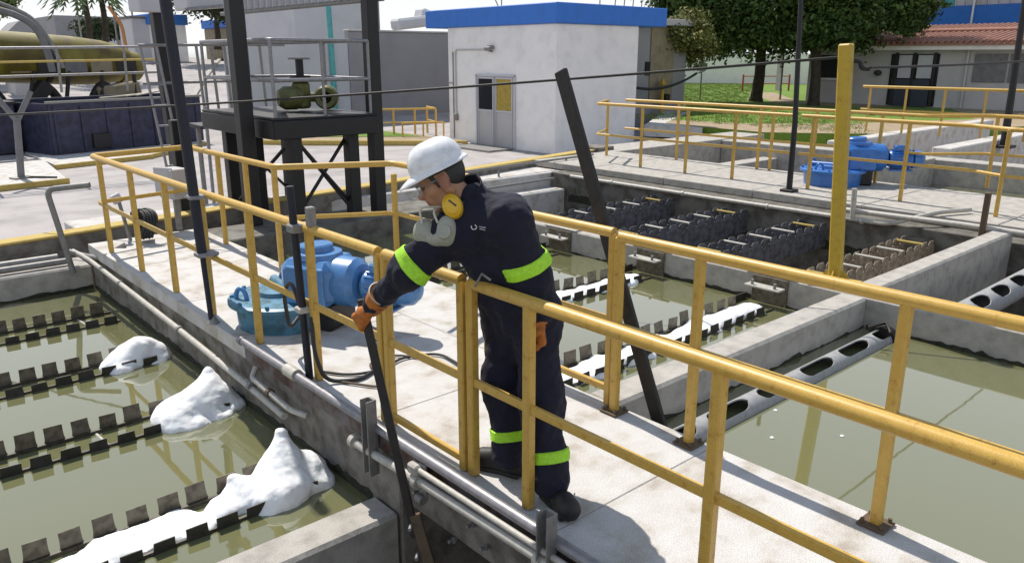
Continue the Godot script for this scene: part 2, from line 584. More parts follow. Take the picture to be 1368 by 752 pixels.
func prism_mesh(poly: PackedVector2Array, t: float) -> ArrayMesh:
	# outline in x (across) and y (up), thickness t along z, centred
	var b := B()
	b.slab(poly, Vector3(0, 0, t * 0.5), t, Basis(Vector3(1, 0, 0), Vector3(0, 0, -1), Vector3(0, 1, 0)))
	return b.mesh()

# ---------------------------------------------------------------- build
func _ready() -> void:
	var cam := Camera3D.new()
	cam.name = "camera"
	add_child(cam)
	cam.position = Vector3(0, 1.96, 0)
	cam.rotation = Vector3(deg_to_rad(-16.0), deg_to_rad(-41.4), 0)
	cam.fov = rad_to_deg(2.0 * atan(376.0 / 1050.0))
	cam.near = 0.05
	cam.far = 900.0
	cam.current = true
	var env := Environment.new()
	env.background_mode = Environment.BG_SKY
	var sky := Sky.new()
	var sm := ProceduralSkyMaterial.new()
	sm.sky_top_color = Color(0.19, 0.29, 0.46).linear_to_srgb()
	sm.sky_horizon_color = Color(0.93, 0.94, 0.95).linear_to_srgb()
	sm.sky_curve = 0.45
	pass
	sm.ground_bottom_color = Color(0.25, 0.24, 0.22).linear_to_srgb()
	sm.ground_horizon_color = Color(0.6, 0.6, 0.58).linear_to_srgb()
	sky.sky_material = sm
	env.sky = sky
	env.tonemap_mode = Environment.TONE_MAPPER_LINEAR
	env.tonemap_exposure = 1.13
	env.sdfgi_enabled = true
	env.ssao_enabled = true
	env.ssil_enabled = true
	var we := WorldEnvironment.new()
	we.name = "world_environment"
	we.environment = env
	add_child(we)
	var sun := DirectionalLight3D.new()
	sun.name = "sun"
	add_child(sun)
	sun.look_at_from_position(Vector3.ZERO, Vector3(-0.14, -2.05, 1.41), Vector3.UP)
	sun.light_energy = 1.55
	sun.light_angular_distance = 0.55
	sun.light_color = Color(1.0, 0.972, 0.93)
	sun.shadow_enabled = true
	rng.seed = 11
	materials()
	build_ground()
	build_tanks()
	build_white_house()
	build_right_building()
	build_far()
	build_trees()
	build_steel_tower()
	build_left_yard()
	build_weirs()
	build_algae()
	build_rails()
	build_pipework()
	build_drives()
	build_foam()
	build_worker()

# ---------------------------------------------------------------- the setting
func ground_y(x: float, z: float) -> float:
	var up := 0.105 * maxf(0.0, -z - 27.0)
	up = 4.6 * (1.0 - exp(-up / 4.6)) * (1.0 - smoothstep(24.0, 40.0, x))
	return -0.85 + up

func build_ground() -> void:
	var yard := B()
	yard.slab(PackedVector2Array([Vector2(-300, -9.2), Vector2(-4, -9.25), Vector2(12.7, -11.99), Vector2(19, -12.0), Vector2(19, 300), Vector2(400, 300), Vector2(400, -24), Vector2(-300, -24)]), Vector3(0, -1.15, 0), 0.3)
	var step := 4.0
	for iz in 44:
		for ix in 90:
			var x0 := -140.0 + ix * step
			var z0 := -24.0 - iz * step
			var a := Vector3(x0, ground_y(x0, z0), z0)
			var b := Vector3(x0 + step, ground_y(x0 + step, z0), z0)
			var d := Vector3(x0 + step, ground_y(x0 + step, z0 - step), z0 - step)
			var e := Vector3(x0, ground_y(x0, z0 - step), z0 - step)
			yard.quad(a, b, d, e)
	struct("yard", yard, M.yard)
	# raised lawn on the right, with its worn front edge
	var lawn := B()
	lawn.slab(PackedVector2Array([Vector2(20.9, -15.9), Vector2(20.6, -12.4), Vector2(23, -9.4), Vector2(31, -7.5), Vector2(64, -7), Vector2(64, -46), Vector2(27.8, -46), Vector2(27.8, -19.8), Vector2(21.2, -16.4)]), Vector3(0, -0.85, 0), 0.7)
	struct("lawn", lawn, M.grass)
	var dirt := B()
	dirt.slab(PackedVector2Array([Vector2(20.9, -15.9), Vector2(20.6, -12.4), Vector2(23, -9.4), Vector2(31, -7.5), Vector2(35.9, -7.2), Vector2(35.9, -13), Vector2(30.5, -10.2), Vector2(25.3, -12.3), Vector2(22.9, -14.4), Vector2(22.4, -16.9), Vector2(21.2, -16.4)]), Vector3(0, -0.15, 0), 0.005)
	struct("bare_earth", dirt, M.dirt)
	var path := B()
	path.slab(PackedVector2Array([Vector2(34.2, -15.9), Vector2(35.9, -15.2), Vector2(35.9, -19.8), Vector2(44, -26), Vector2(42.5, -27), Vector2(34.4, -20.2)]), Vector3(0, -0.15, 0), 0.009)
	struct("path", path, M.dirt)
	var apron := B()
	apron.slab(PackedVector2Array([Vector2(20.0, -16.3), Vector2(20.6, -14.5), Vector2(21.1, -16.2), Vector2(26.5, -19.2), Vector2(25.5, -19.8)]), Vector3(0, -0.5, 0), 0.35)
	struct("pavement", apron, M.deck)
	# short grass: tufts standing in the lawn
	var tuft := B()
	var gr := RandomNumberGenerator.new()
	gr.seed = 41
	for k in 7:
		var a := gr.randf() * TAU
		var p := Vector3(gr.randf_range(-0.12, 0.12), 0, gr.randf_range(-0.12, 0.12))
		var s := Vector3(cos(a), 0, sin(a)) * 0.012
		tuft.col = Color(0.15, 0.24, 0.035).lerp(Color(0.26, 0.27, 0.07), gr.randf())
		tuft.tri(p - s, p + s, p + Vector3(gr.randf_range(-0.03, 0.03), gr.randf_range(0.035, 0.07), gr.randf_range(-0.03, 0.03)))
	var mm := MultiMesh.new()
	mm.transform_format = MultiMesh.TRANSFORM_3D
	mm.mesh = tuft.mesh()
	var spots := []
	while spots.size() < 9000:
		var p := Vector3(gr.randf_range(22, 56), -0.152, gr.randf_range(-40, -10))
		if p.x < 27.8 and p.z < -19.5: continue
		if p.x < 30.0 and p.z > -0.55 * p.x + 2.2: continue
		if p.x > 29 and p.z > -21.0 - (p.x - 33.0) * 0.6: continue
		spots.append(p)
	mm.instance_count = spots.size()
	for k in spots.size():
		mm.set_instance_transform(k, Transform3D(Basis(Vector3.UP, gr.randf() * TAU), spots[k]))
	var g := MultiMeshInstance3D.new()
	g.name = "grass"
	add_child(g)
	g.multimesh = mm
	g.material_override = M.leaf
	g.set_meta("kind", "stuff")
	tag(g, "short green grass growing on the raised lawn under the trees", "grass")
	# kerbs and raised islands in the yard
	var slab1 := B()
	slab1.slab(PackedVector2Array([Vector2(0.2, -19.6), Vector2(4.2, -20.2), Vector2(4.6, -24.4), Vector2(0.2, -23.8)]), Vector3(0, -0.85, 0), 0.12)
	var s1 := struct("concrete_pad", slab1, M.deck)
	O = s1.position
	obj("painted_edge", B().bar(Vector3(0.15, -0.785, -19.56), Vector3(4.25, -0.785, -20.17), 0.05, 0.134, 0.01), M.kerb, s1)
	var slab2 := B()
	slab2.slab(PackedVector2Array([Vector2(4.6, -23.0), Vector2(7.15, -23.7), Vector2(9.6, -26.0), Vector2(9.6, -28.8), Vector2(4.6, -28.4)]), Vector3(0, -0.85, 0), 0.1)
	var s2 := struct("concrete_pad", slab2, M.deck)
	O = s2.position
	obj("painted_edge", B().bar(Vector3(4.55, -0.79, -22.96), Vector3(7.2, -0.79, -23.66), 0.08, 0.13, 0.01), M.kerb, s2)
	obj("painted_edge", B().bar(Vector3(7.16, -0.79, -23.72), Vector3(9.62, -0.79, -25.95), 0.08, 0.128, 0.01), M.kerb, s2)
	var isl := B()
	isl.slab(PackedVector2Array([Vector2(11.2, -24.9), Vector2(16.1, -20.5), Vector2(16.2, -24), Vector2(15.6, -29.6), Vector2(12.2, -29.6)]), Vector3(0, -0.85, 0), 0.14)
	var s3 := struct("verge", isl, M.dirt)
	O = s3.position
	obj("painted_kerb", B().bar(Vector3(11.1, -0.77, -24.95), Vector3(16.05, -0.77, -20.4), 0.16, 0.17, 0.02), M.kerb, s3)
	obj("grass_patch", B().slab(PackedVector2Array([Vector2(12.6, -25.2), Vector2(15.8, -22.6), Vector2(15.9, -26), Vector2(15.2, -29.2), Vector2(12.9, -29.2)]), Vector3(0, -0.705, 0), 0.01), M.grass, s3)
	var ks := B()
	for k in 12:
		var t0 := 11.0 + k * 1.5
		ks.bar(Vector3(t0, ground_y(t0, -32.0 - k * 3.3) + 0.04, -32.0 - k * 3.3), Vector3(t0 + 1.5, ground_y(t0 + 1.5, -35.3 - k * 3.3) + 0.04, -35.3 - k * 3.3), 0.25, 0.12)
	struct("kerb", ks, M.beam)

func wall_box(label: String, lo: Vector3, hi: Vector3, m: Material, bev := 0.012, called := "tank_wall", cat := "concrete wall") -> MeshInstance3D:
	return solo(called, B().span(lo, hi, bev), m, label, cat)

func build_tanks() -> void:
	# the walkway that the worker stands on: slabs with joints, on its channel
	var w := Node3D.new()
	w.name = numbered("walkway")
	add_child(w)
	w.position = Vector3(2.64, 0, -3)
	w.set_meta("kind", "structure")
	O = w.position
	var cuts := [-9.3, -7.95, -6.45, -5.0, -3.55, -2.09, -0.6, 0.9, 2.4, 4.0]
	for k in cuts.size() - 1:
		obj("slab", B().span(Vector3(2.04, -0.12, cuts[k] + 0.002), Vector3(3.25, rng.randf_range(-0.003, 0.0), cuts[k + 1] - 0.002), 0.004), M.deck, w)
	obj("slab", B().span(Vector3(3.256, -0.12, -6.44), Vector3(3.98, -0.002, -3.95), 0.008), M.deck, w)
	# walls under it
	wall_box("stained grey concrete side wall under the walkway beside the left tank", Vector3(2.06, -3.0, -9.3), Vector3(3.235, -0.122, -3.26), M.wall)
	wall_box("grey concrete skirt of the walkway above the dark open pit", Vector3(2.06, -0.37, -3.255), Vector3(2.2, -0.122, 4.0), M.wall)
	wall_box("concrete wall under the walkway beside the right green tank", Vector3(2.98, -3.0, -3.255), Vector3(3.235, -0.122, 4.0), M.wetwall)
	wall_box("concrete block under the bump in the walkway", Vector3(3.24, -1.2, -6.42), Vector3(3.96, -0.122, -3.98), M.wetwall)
	# left tank
	struct("water", B().span(Vector3(-6, -0.8, -9.36), Vector3(2.06, -0.52, -3.5), 0.0), M.water)
	wall_box("low concrete beam between the left tank and the dark pit", Vector3(-6, -3.0, -3.52), Vector3(2.058, -0.46, -3.27), M.beam, 0.02, "concrete_beam", "beam")
	wall_box("far end ledge of the left tank carrying two grey pipes", Vector3(-6, -3.0, -9.85), Vector3(2.06, -0.25, -9.36), M.beam, 0.02, "concrete_ledge", "ledge")
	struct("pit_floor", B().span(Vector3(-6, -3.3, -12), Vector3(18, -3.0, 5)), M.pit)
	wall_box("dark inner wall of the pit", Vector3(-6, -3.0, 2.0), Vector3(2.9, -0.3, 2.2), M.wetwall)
	# the outer wall with its yellow painted top edge; it runs a little aslant
	var a := Vector3(-6, 0, -8.84)
	var e := Vector3(12.75, 0, -11.86)
	var t := thing("boundary_wall", "long weathered concrete boundary wall with a yellow painted top edge", "concrete wall", (a + e) * 0.5 + Vector3.DOWN * 1.3)
	obj("wall", B().bar(a + Vector3.DOWN * 0.68, e + Vector3.DOWN * 0.68, 0.25, 1.3, 0.01), M.wall, t)
	obj("painted_edge", B().bar(a + Vector3.DOWN * 0.015, e + Vector3.DOWN * 0.015, 0.256, 0.035, 0.012), M.kerb, t)
	solo("end_block", B().span(Vector3(12.76, -0.85, -12.2), Vector3(13.3, 0.05, -11.65), 0.02), M.wall, "small grey concrete block at the right end of the yellow edged wall", "concrete block")
	wall_box("added walkway slab below the camera, outside the frame, widened to shade the pit", Vector3(-2.2, -0.05, -0.95), Vector3(1.7, 0.25, 4.0), M.beam, 0.01, "added_shade_slab", "walkway")  # unseen slab, added and widened to keep daylight out of the pit
	# right tank
	struct("water", B().span(Vector3(3.24, -0.8, -8.5), Vector3(6.45, -0.26, -2.99)), M.water)
	struct("water", B().span(Vector3(3.24, -0.8, -2.78), Vector3(6.45, -0.26, 6.0)), M.water)
	wall_box("pale concrete cross beam between walkway and middle wall", Vector3(3.252, -3.0, -3.0), Vector3(6.448, -0.004, -2.77), M.beam, 0.02, "concrete_beam", "beam")
	wall_box("long middle concrete wall beyond the right tank, carrying the yellow post", Vector3(6.45, -3.0, -9.2), Vector3(6.87, 0.0, 6.0), M.beam, 0.015)
	wall_box("concrete beam under the black steel platform legs", Vector3(3.252, -3.0, -9.3), Vector3(6.447, -0.02, -8.52), M.wetwall, 0.015, "concrete_beam", "beam")
	wall_box("upper pale concrete ledge in front of the yellow edged wall", Vector3(2.3, -3.0, -11.6), Vector3(12.2, -0.14, -10.6), M.deck, 0.015, "concrete_ledge", "ledge")
	wall_box("lower pale concrete ledge along the end of the drained basin", Vector3(3.3, -3.0, -10.58), Vector3(10.3, -0.4, -10.2), M.deck, 0.015, "concrete_ledge", "ledge")
	# drained basin
	struct("basin_floor", B().span(Vector3(6.87, -2.6, -10.2), Vector3(10.3, -2.3, 6.0)), M.pit)
	wall_box("pale concrete cross beam over the drained basin", Vector3(6.872, -1.2, -3.05), Vector3(10.298, -0.006, -2.84), M.beam, 0.02, "concrete_beam", "beam")
	wall_box("dark stained far wall of the drained basin", Vector3(10.3, -3.0, -10.58), Vector3(10.9, -0.125, 8.0), M.wetwall)
	# far walkway
	var f := Node3D.new()
	f.name = numbered("walkway")
	add_child(f)
	f.position = Vector3(11.6, 0, -3)
	f.set_meta("kind", "structure")
	O = f.position
	var fc := [-11.4, -9.9, -8.2, -6.5, -4.8, -3.1, -1.4, 0.3, 2.0, 8.0]
	for k in fc.size() - 1:
		obj("slab", B().span(Vector3(10.62, -0.12, fc[k] + 0.006), Vector3(12.9, rng.randf_range(-0.004, 0.0), fc[k + 1] - 0.006), 0.01), M.beam, f)
	# tanks beyond the far walkway
	wall_box("grey pit wall along the far side of the far walkway", Vector3(12.6, -3.0, -11.6), Vector3(12.89, -0.125, 8.0), M.wall)
	struct("pit_floor", B().span(Vector3(12.9, -1.9, -12), Vector3(19, -1.6, 8)), M.wall)
	for q in [[Vector3(12.91, -1.6, -12.4), Vector3(19.0, -0.03, -11.4), "broad concrete edge of the farthest pit beside the lawn"], [Vector3(12.91, -1.6, -6.9), Vector3(17.0, -0.02, -6.3), "cross wall of the farthest pit behind the blue drive"], [Vector3(17.0, -1.6, -11.38), Vector3(17.5, -0.05, 8.0), "far long wall of the farthest pits"], [Vector3(12.91, -1.6, -3.4), Vector3(16.99, -0.02, -2.9), "second cross wall of the farthest pits"], [Vector3(12.91, -1.6, -10.2), Vector3(16.99, -0.35, -9.8), "low sloping cross wall in the farthest pit"]]:
		wall_box(q[2], q[0], q[1], M.beam)
	struct("water", B().span(Vector3(12.91, -1.2, -6.3), Vector3(16.99, -0.55, -3.4)), M.water)
	for k in 3:
		wall_box(["farthest", "middle", "nearest"][k] + " of the thin white topped channel walls right of the lawn", Vector3(17.52, -0.8, -8.9 + k * 2.3), Vector3(27.0 - k, 0.1 + 0.04 * k, -8.5 + k * 2.3), M.deck, 0.02, "channel_wall")

# a ragged crust of dark algae along the waterline of a wall face; out is the face's normal
func algae(label: String, a: Vector3, b: Vector3, out: Vector3, low: float, high: float, seed_: int) -> void:
	var r := RandomNumberGenerator.new()
	r.seed = seed_
	var n := int(a.distance_to(b) / 0.05)
	var hs := []
	var h := (low + high) * 0.5
	for k in n + 1:
		h = clampf(h + r.randf_range(-0.016, 0.016), low, high)
		hs.append(h + (0.02 if r.randf() < 0.06 else 0.0))
	var m := B()
	var o := out * 0.004
	for k in n:
		var p := a.lerp(b, float(k) / n)
		var q := a.lerp(b, float(k + 1) / n)
		var q4 := [p + o, q + o, q + o + Vector3.UP * hs[k + 1], p + o + Vector3.UP * hs[k]]
		if (q4[1] - q4[0]).cross(q4[2] - q4[0]).dot(out) < 0.0: q4 = [q4[1], q4[0], q4[3], q4[2]]
		m.quad(q4[0], q4[1], q4[2], q4[3])
		m.quad(q4[3], q4[2], q4[2] - o, q4[3] - o)
	solo("algae_crust", m, M.algae, label, "algae")

func build_algae() -> void:
	algae("dark algae crust along the waterline of the left tank below the walkway", Vector3(2.06, -0.53, -9.3), Vector3(2.06, -0.53, -3.55), Vector3.LEFT, 0.02, 0.07, 4)
	algae("dark algae crust along the waterline of the left tank's end ledge", Vector3(-6, -0.53, -9.36), Vector3(2.05, -0.53, -9.36), Vector3.BACK, 0.02, 0.06, 5)
	algae("dark algae crust along the waterline of the middle wall beyond the troughs", Vector3(6.45, -0.27, -8.5), Vector3(6.45, -0.27, -3.02), Vector3.LEFT, 0.015, 0.05, 6)
	algae("dark algae crust along the waterline of the middle wall beside the slotted pipe", Vector3(6.45, -0.27, -2.75), Vector3(6.45, -0.27, 3.0), Vector3.LEFT, 0.015, 0.05, 7)
	algae("dark algae crust along the pale cross beam above the slotted pipe", Vector3(3.26, -0.27, -2.77), Vector3(6.44, -0.27, -2.77), Vector3.BACK, 0.015, 0.06, 8)
	algae("damp dark stain along the foot of the drained basin's far wall", Vector3(10.3, -0.62, -10.1), Vector3(10.3, -0.62, -3.1), Vector3.LEFT, 0.03, 0.16, 9)

# ---------------------------------------------------------------- weir troughs
func weir_plate(w: float, h: float) -> ArrayMesh:
	# a scum weir plate: straight top, shoulders that round into the notch
	var p := PackedVector2Array()
	p.append(Vector2(-w * 0.5, h))
	p.append(Vector2(w * 0.5, h))
	for k in 5:
		var a := k / 4.0
		p.append(Vector2(w * 0.5 + 0.024 * pow(a, 4.0), h - (h + 0.004) * pow(a, 0.7)))
	p.append(Vector2(w * 0.5 + 0.024, -0.16))
	p.append(Vector2(-w * 0.5 - 0.024, -0.16))
	for k in range(4, -1, -1):
		var a := k / 4.0
		p.append(Vector2(-w * 0.5 - 0.024 * pow(a, 4.0), h - (h + 0.004) * pow(a, 0.7)))
	p.remove_at(p.size() - 1)
	return prism_mesh(p, 0.006)

func trough(label: String, group: String, x0: float, x1: float, zn: float, zf: float, y: float, pitch: float, m: Material, m2: Material, phase := 0.0, drop := 0.10) -> void:
	var t := thing("weir_trough", label, "weir trough", Vector3((x0 + x1) * 0.5, y - 0.2, (zn + zf) * 0.5), group)
	obj("channel", B().span(Vector3(x0, y - 0.36, zf), Vector3(x1, y - 0.32, zn)).span(Vector3(x0, y - 0.32, zn - 0.024), Vector3(x1, y + 0.016, zn - 0.004)).span(Vector3(x0, y - 0.32, zf + 0.004), Vector3(x1, y + 0.022, zf + 0.024)), M.slime, t)
	obj("channel_water", B().span(Vector3(x0, y - 0.316, zf + 0.026), Vector3(x1, y - drop, zn - 0.026)), M.water, t)
	var pn := [weir_plate(pitch * 0.68, 0.074), weir_plate(pitch * 0.65, 0.069), weir_plate(pitch * 0.7, 0.077)]
	var pf := [weir_plate(pitch * 0.67, 0.124), weir_plate(pitch * 0.63, 0.116), weir_plate(pitch * 0.7, 0.128)]
	var cnt := int((x1 - x0) / pitch)
	for k in cnt:
		var x := x0 + phase + (k + 0.5) * pitch
		if x > x1 - 0.05: continue
		var lean := Basis(Vector3.RIGHT, rng.randf_range(-0.12, 0.16)) * Basis(Vector3.UP, rng.randf_range(-0.05, 0.05)) * Basis(Vector3.BACK, rng.randf_range(-0.03, 0.03))
		piece("weir_plate", pn[rng.randi() % 3], m, Transform3D(lean, Vector3(x + rng.randf_range(-0.006, 0.006), y + rng.randf_range(-0.006, 0.004), zn)), t)
		lean = Basis(Vector3.RIGHT, rng.randf_range(-0.2, 0.06)) * Basis(Vector3.UP, rng.randf_range(-0.06, 0.06)) * Basis(Vector3.BACK, rng.randf_range(-0.03, 0.03))
		piece("weir_plate", pf[rng.randi() % 3], m2, Transform3D(lean, Vector3(x - 0.03 + rng.randf_range(-0.006, 0.006), y + rng.randf_range(-0.008, 0.004), zf)), t)
	var tie := B().tube([Vector3(0, 0, -0.5), Vector3(0, 0, 0.5)], 0.012, 8).mesh()
	var k := 0
	while x0 + 0.3 + k * 0.62 < x1:
		var x := x0 + 0.3 + k * 0.62 + rng.randf_range(-0.05, 0.05)
		var d := zn - zf
		piece("tie_rod", tie, M.pvc, Transform3D(Basis(Vector3.UP, rng.randf_range(-0.15, 0.15)).scaled_local(Vector3(1, 1, d)), Vector3(x, y - 0.012 + rng.randf_range(-0.01, 0.01), (zn + zf) * 0.5)), t)
		k += 1

func drained_trough(label: String, x0: float, x1: float, z: float, y: float, m: Material) -> void:
	var t := thing("drained_trough", label, "weir trough", Vector3((x0 + x1) * 0.5, y - 0.45, z), "drained troughs in the far basin")
	var wd := 0.165
	obj("channel", B().span(Vector3(x0, y - 0.32, z - wd), Vector3(x1, y - 0.28, z + wd)).span(Vector3(x0, y - 0.28, z + wd - 0.012), Vector3(x1, y - 0.05, z + wd)).span(Vector3(x0, y - 0.28, z - wd), Vector3(x1, y - 0.05, z - wd + 0.012)), m, t)
	obj("outlet", B().span(Vector3(x1 - 0.05, y - 0.27, z - wd + 0.014), Vector3(x1 - 0.02, y + 0.02, z + wd - 0.014)), M.pit, t)
	var pl := [prism_mesh(PackedVector2Array([Vector2(-0.055, 0.04), Vector2(0.055, 0.04), Vector2(0.085, 0.0), Vector2(0.085, -0.06), Vector2(-0.085, -0.06), Vector2(-0.085, 0.0)]), 0.008), prism_mesh(PackedVector2Array([Vector2(-0.053, 0.037), Vector2(0.057, 0.034), Vector2(0.085, 0.0), Vector2(0.085, -0.06), Vector2(-0.085, -0.06), Vector2(-0.085, 0.0)]), 0.008)]
	var n := int((x1 - x0) / 0.21)
	for k in n:
		for s in [-1.0, 1.0]:
			piece("weir_plate", pl[rng.randi() % 2], m, Transform3D(Basis(Vector3.RIGHT, rng.randf_range(-0.1, 0.1)), Vector3(x0 + (k + 0.5) * 0.21, y + rng.randf_range(-0.02, 0.005), z + s * (wd + 0.005))), t)
	var tie := B().tube([Vector3(0, 0, -wd), Vector3(0, 0, wd)], 0.016, 8).mesh()
	for k in int((x1 - x0) / 0.55):
		piece("tie_rod", tie, M.kerb if k % 4 == 1 else M.pvc, Transform3D(Basis(), Vector3(x0 + 0.3 + k * 0.55, y + 0.01, z)), t)

# a launder pipe with long rounded slots cut in its top
func launder(label: String, x0: float, x1: float, z: float, y: float, r: float, slot: float, gap: float, tilt: float, m: Material) -> void:
	var t := thing("launder_pipe", label, "pipe", Vector3((x0 + x1) * 0.5, y - r, z))
	var b := B()
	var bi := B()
	# the wall runs round from one lip of the slot to the other; w is the slot's half angle at x
	var na := 40
	var dx := 0.0125
	var nx := int((x1 - x0) / dx)
	var wide := func(x: float) -> float:
		var p := fposmod(x, slot + gap)
		if p > slot: return 0.0
		var u := 0.0
		if p < r: u = (r - p) / r
		elif p > slot - r: u = (p - slot + r) / r
		return 0.6 * sqrt(maxf(0.0, 1.0 - u * u))
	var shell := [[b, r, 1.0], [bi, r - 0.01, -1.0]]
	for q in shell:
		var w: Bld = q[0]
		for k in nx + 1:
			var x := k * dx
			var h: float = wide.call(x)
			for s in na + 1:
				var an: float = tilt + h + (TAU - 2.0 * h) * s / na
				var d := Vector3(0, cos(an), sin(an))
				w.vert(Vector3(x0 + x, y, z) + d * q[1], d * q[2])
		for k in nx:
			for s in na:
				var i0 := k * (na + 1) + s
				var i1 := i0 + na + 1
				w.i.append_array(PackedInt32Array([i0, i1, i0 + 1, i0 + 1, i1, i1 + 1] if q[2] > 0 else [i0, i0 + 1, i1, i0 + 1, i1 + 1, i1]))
	for k in nx:
		for s in [0, na]:
			var i0: int = k * (na + 1) + s
			var i1: int = i0 + na + 1
			if s == 0: b.quad(b.v[i0], b.v[i1], bi.v[i1], bi.v[i0])
			else: b.quad(bi.v[i0], bi.v[i1], b.v[i1], b.v[i0])
	obj("pipe", b, m, t)
	obj("inner_shade_lining", bi, M.weir, t)  # near-black lining colour stands in for the shade inside the slots
	var cl := B()
	cl.tube([Vector3(x1 - 0.1, y, z), Vector3(x1 - 0.02, y, z)], r + 0.02, 24)
	cl.tube([Vector3(x1 - 0.16, y + r + 0.01, z - r), Vector3(x1 - 0.05, y + r + 0.05, z), Vector3(x1 - 0.16, y + r + 0.01, z + r)], 0.014, 8)
	obj("coupling", cl, M.dark_bar, t)

func build_weirs() -> void:
	var L := ["nearest weir trough in the left tank, partly filled with white foam", "second weir trough of the left tank, ending under a white foam heap", "third weir trough of the left tank, ending under a low foam heap", "farthest weir trough in the left tank beside the end ledge"]
	var zn := [-3.86, -5.27, -6.6, -7.94]
	var zf := [-4.2, -5.56, -6.85, -8.3]
	for k in 4:
		trough(L[k], "weir troughs in the left tank", -1.1, [1.97, 1.95, 1.93, 1.93][k], zn[k], zf[k], -0.52, 0.165, M.weir, M.weir_in, [0.03, 0.08, 0.0, 0.05][k], 0.2)
	var R := ["weir trough of the right tank nearest the pale cross beam, lined with foam", "middle weir trough of the right tank with a little white foam", "weir trough of the right tank behind the worker"]
	for k in 3:
		var z: float = [-3.52, -4.93, -6.29][k]
		trough(R[k], "weir troughs in the right tank", 3.3, 6.28, z, z - 0.28, -0.26, 0.175, M.weir, M.weir_in, 0.05, 0.2)
		var nm: String = ["nearest the yellow post", "in the middle", "behind the worker"][k]
		var c := thing("trough_bracket", "dark bracket with a white strip on the middle wall, " + nm, "bracket", Vector3(6.4, -0.3, z - 0.17), "trough brackets on the middle wall")
		obj("back_plate", B().span(Vector3(6.425, -0.3, z - 0.33), Vector3(6.447, -0.01, z + 0.03), 0.003), M.weir_in, c)
		obj("strip", B().bar(Vector3(6.34, -0.085, z - 0.33), Vector3(6.34, -0.085, z + 0.03), 0.11, 0.02, 0.004), M.pvc, c)
		obj("side_plate", B().span(Vector3(6.15, -0.28, z - 0.395), Vector3(6.425, -0.2, z - 0.375), 0.003), M.weir, c)
		obj("cover_sheet", B().span(Vector3(6.44, 0.004, z - 0.42), Vector3(6.74, 0.016, z + 0.1), 0.003), M.pvc, c)
		obj("wire_handle", B().tube(bend([Vector3(6.55, 0.016, z - 0.32), Vector3(6.55, 0.045, z - 0.32), Vector3(6.55, 0.045, z + 0.02), Vector3(6.55, 0.016, z + 0.02)], 0.02), 0.006, 6), M.dark_bar, c)
		obj("bolt", B().lathe([Vector2(0, 0.05), Vector2(0.014, 0.05), Vector2(0.014, 0)], Vector3(6.31, -0.075, z - 0.26), Basis(), 8), M.dull_steel, c)
		obj("bolt", B().lathe([Vector2(0, 0.05), Vector2(0.014, 0.05), Vector2(0.014, 0)], Vector3(6.31, -0.075, z - 0.03), Basis(), 8), M.dull_steel, c)
	launder("grey slotted launder pipe floating in the right green tank", 3.26, 6.35, -2.53, -0.27, 0.092, 0.42, 0.14, 0.3, M.launder)
	launder("pale slotted launder pipe over the drained basin", 6.9, 10.28, -2.3, -0.24, 0.12, 0.34, 0.17, 0.45, M.launder)
	var D := ["farthest left dark blue drained trough", "second dark blue drained trough from the left", "dark drained trough left of the tall yellow post", "brown drained trough right of the tall yellow post"]
	var dz := [-7.85, -6.5, -5.25, -3.84]
	for k in 4:
		drained_trough(D[k], 6.9, 10.28, dz[k], -0.26, [M.trough_blue, M.trough_blue, M.trough_blue, M.trough_brown][k])

# ---------------------------------------------------------------- handrails
# path: points at deck level; top rail follows it
func handrail(label: String, path: Array, posts: Array, top: float, mids: Array, m: Material, opt := {}) -> Node3D:
	var t := thing("handrail", label, "handrail", path[0], opt.get("group", ""))
	var up := func(h: float) -> Array:
		var out := []
		for p in path: out.append(p + Vector3.UP * h)
		return bend(out, opt.get("r", 0.08)) if out.size() > 2 else out
	var rr: float = opt.get("tube", 0.029)
	obj("top_rail", B().tube(up.call(top - rr), rr, 16), m, t)
	for h in mids:
		if opt.get("flat_mid", true):
			var pts: Array = up.call(h)
			var b := B()
			for k in pts.size() - 1:
				if (pts[k] as Vector3).distance_to(pts[k + 1]) > 0.002: b.bar(pts[k], pts[k + 1] , 0.026, 0.042, 0.005)
			obj("mid_rail", b, m, t)
		else:
			obj("mid_rail", B().tube(up.call(h), rr * 0.75, 12), m, t)
	var pw: float = opt.get("post", 0.046)
	for p in posts:
		var turn := Basis(Vector3.UP, opt.get("turn", 0.0))
		var g: Vector3 = p
		obj("post", B().box(g + Vector3.UP * ((top - rr) * 0.5 - opt.get("sink", 0.0) * 0.5), Vector3(pw, top - rr + opt.get("sink", 0.0), pw), turn, 0.006), m, t)
		if opt.get("plates", true):
			var pl := B().box(g + Vector3.UP * 0.007, Vector3(0.12, 0.012, 0.12), turn, 0.002)
			for q in [Vector3(0.042, 0, 0.042), Vector3(-0.042, 0, 0.042), Vector3(0.042, 0, -0.042), Vector3(-0.042, 0, -0.042)]:
				pl.lathe([Vector2(0, 0.02), Vector2(0.009, 0.02), Vector2(0.009, 0)], g + q + Vector3.UP * 0.012, Basis(), 6)
			obj("base_plate", pl, M.base_plate, t)
	return t

func ring_clamp(at: Vector3, r: float, ax: Vector3, parent: Node3D, m: Material) -> void:
	obj("clamp", B().tube([at - ax * 0.018, at + ax * 0.018], r, 14), m, parent)

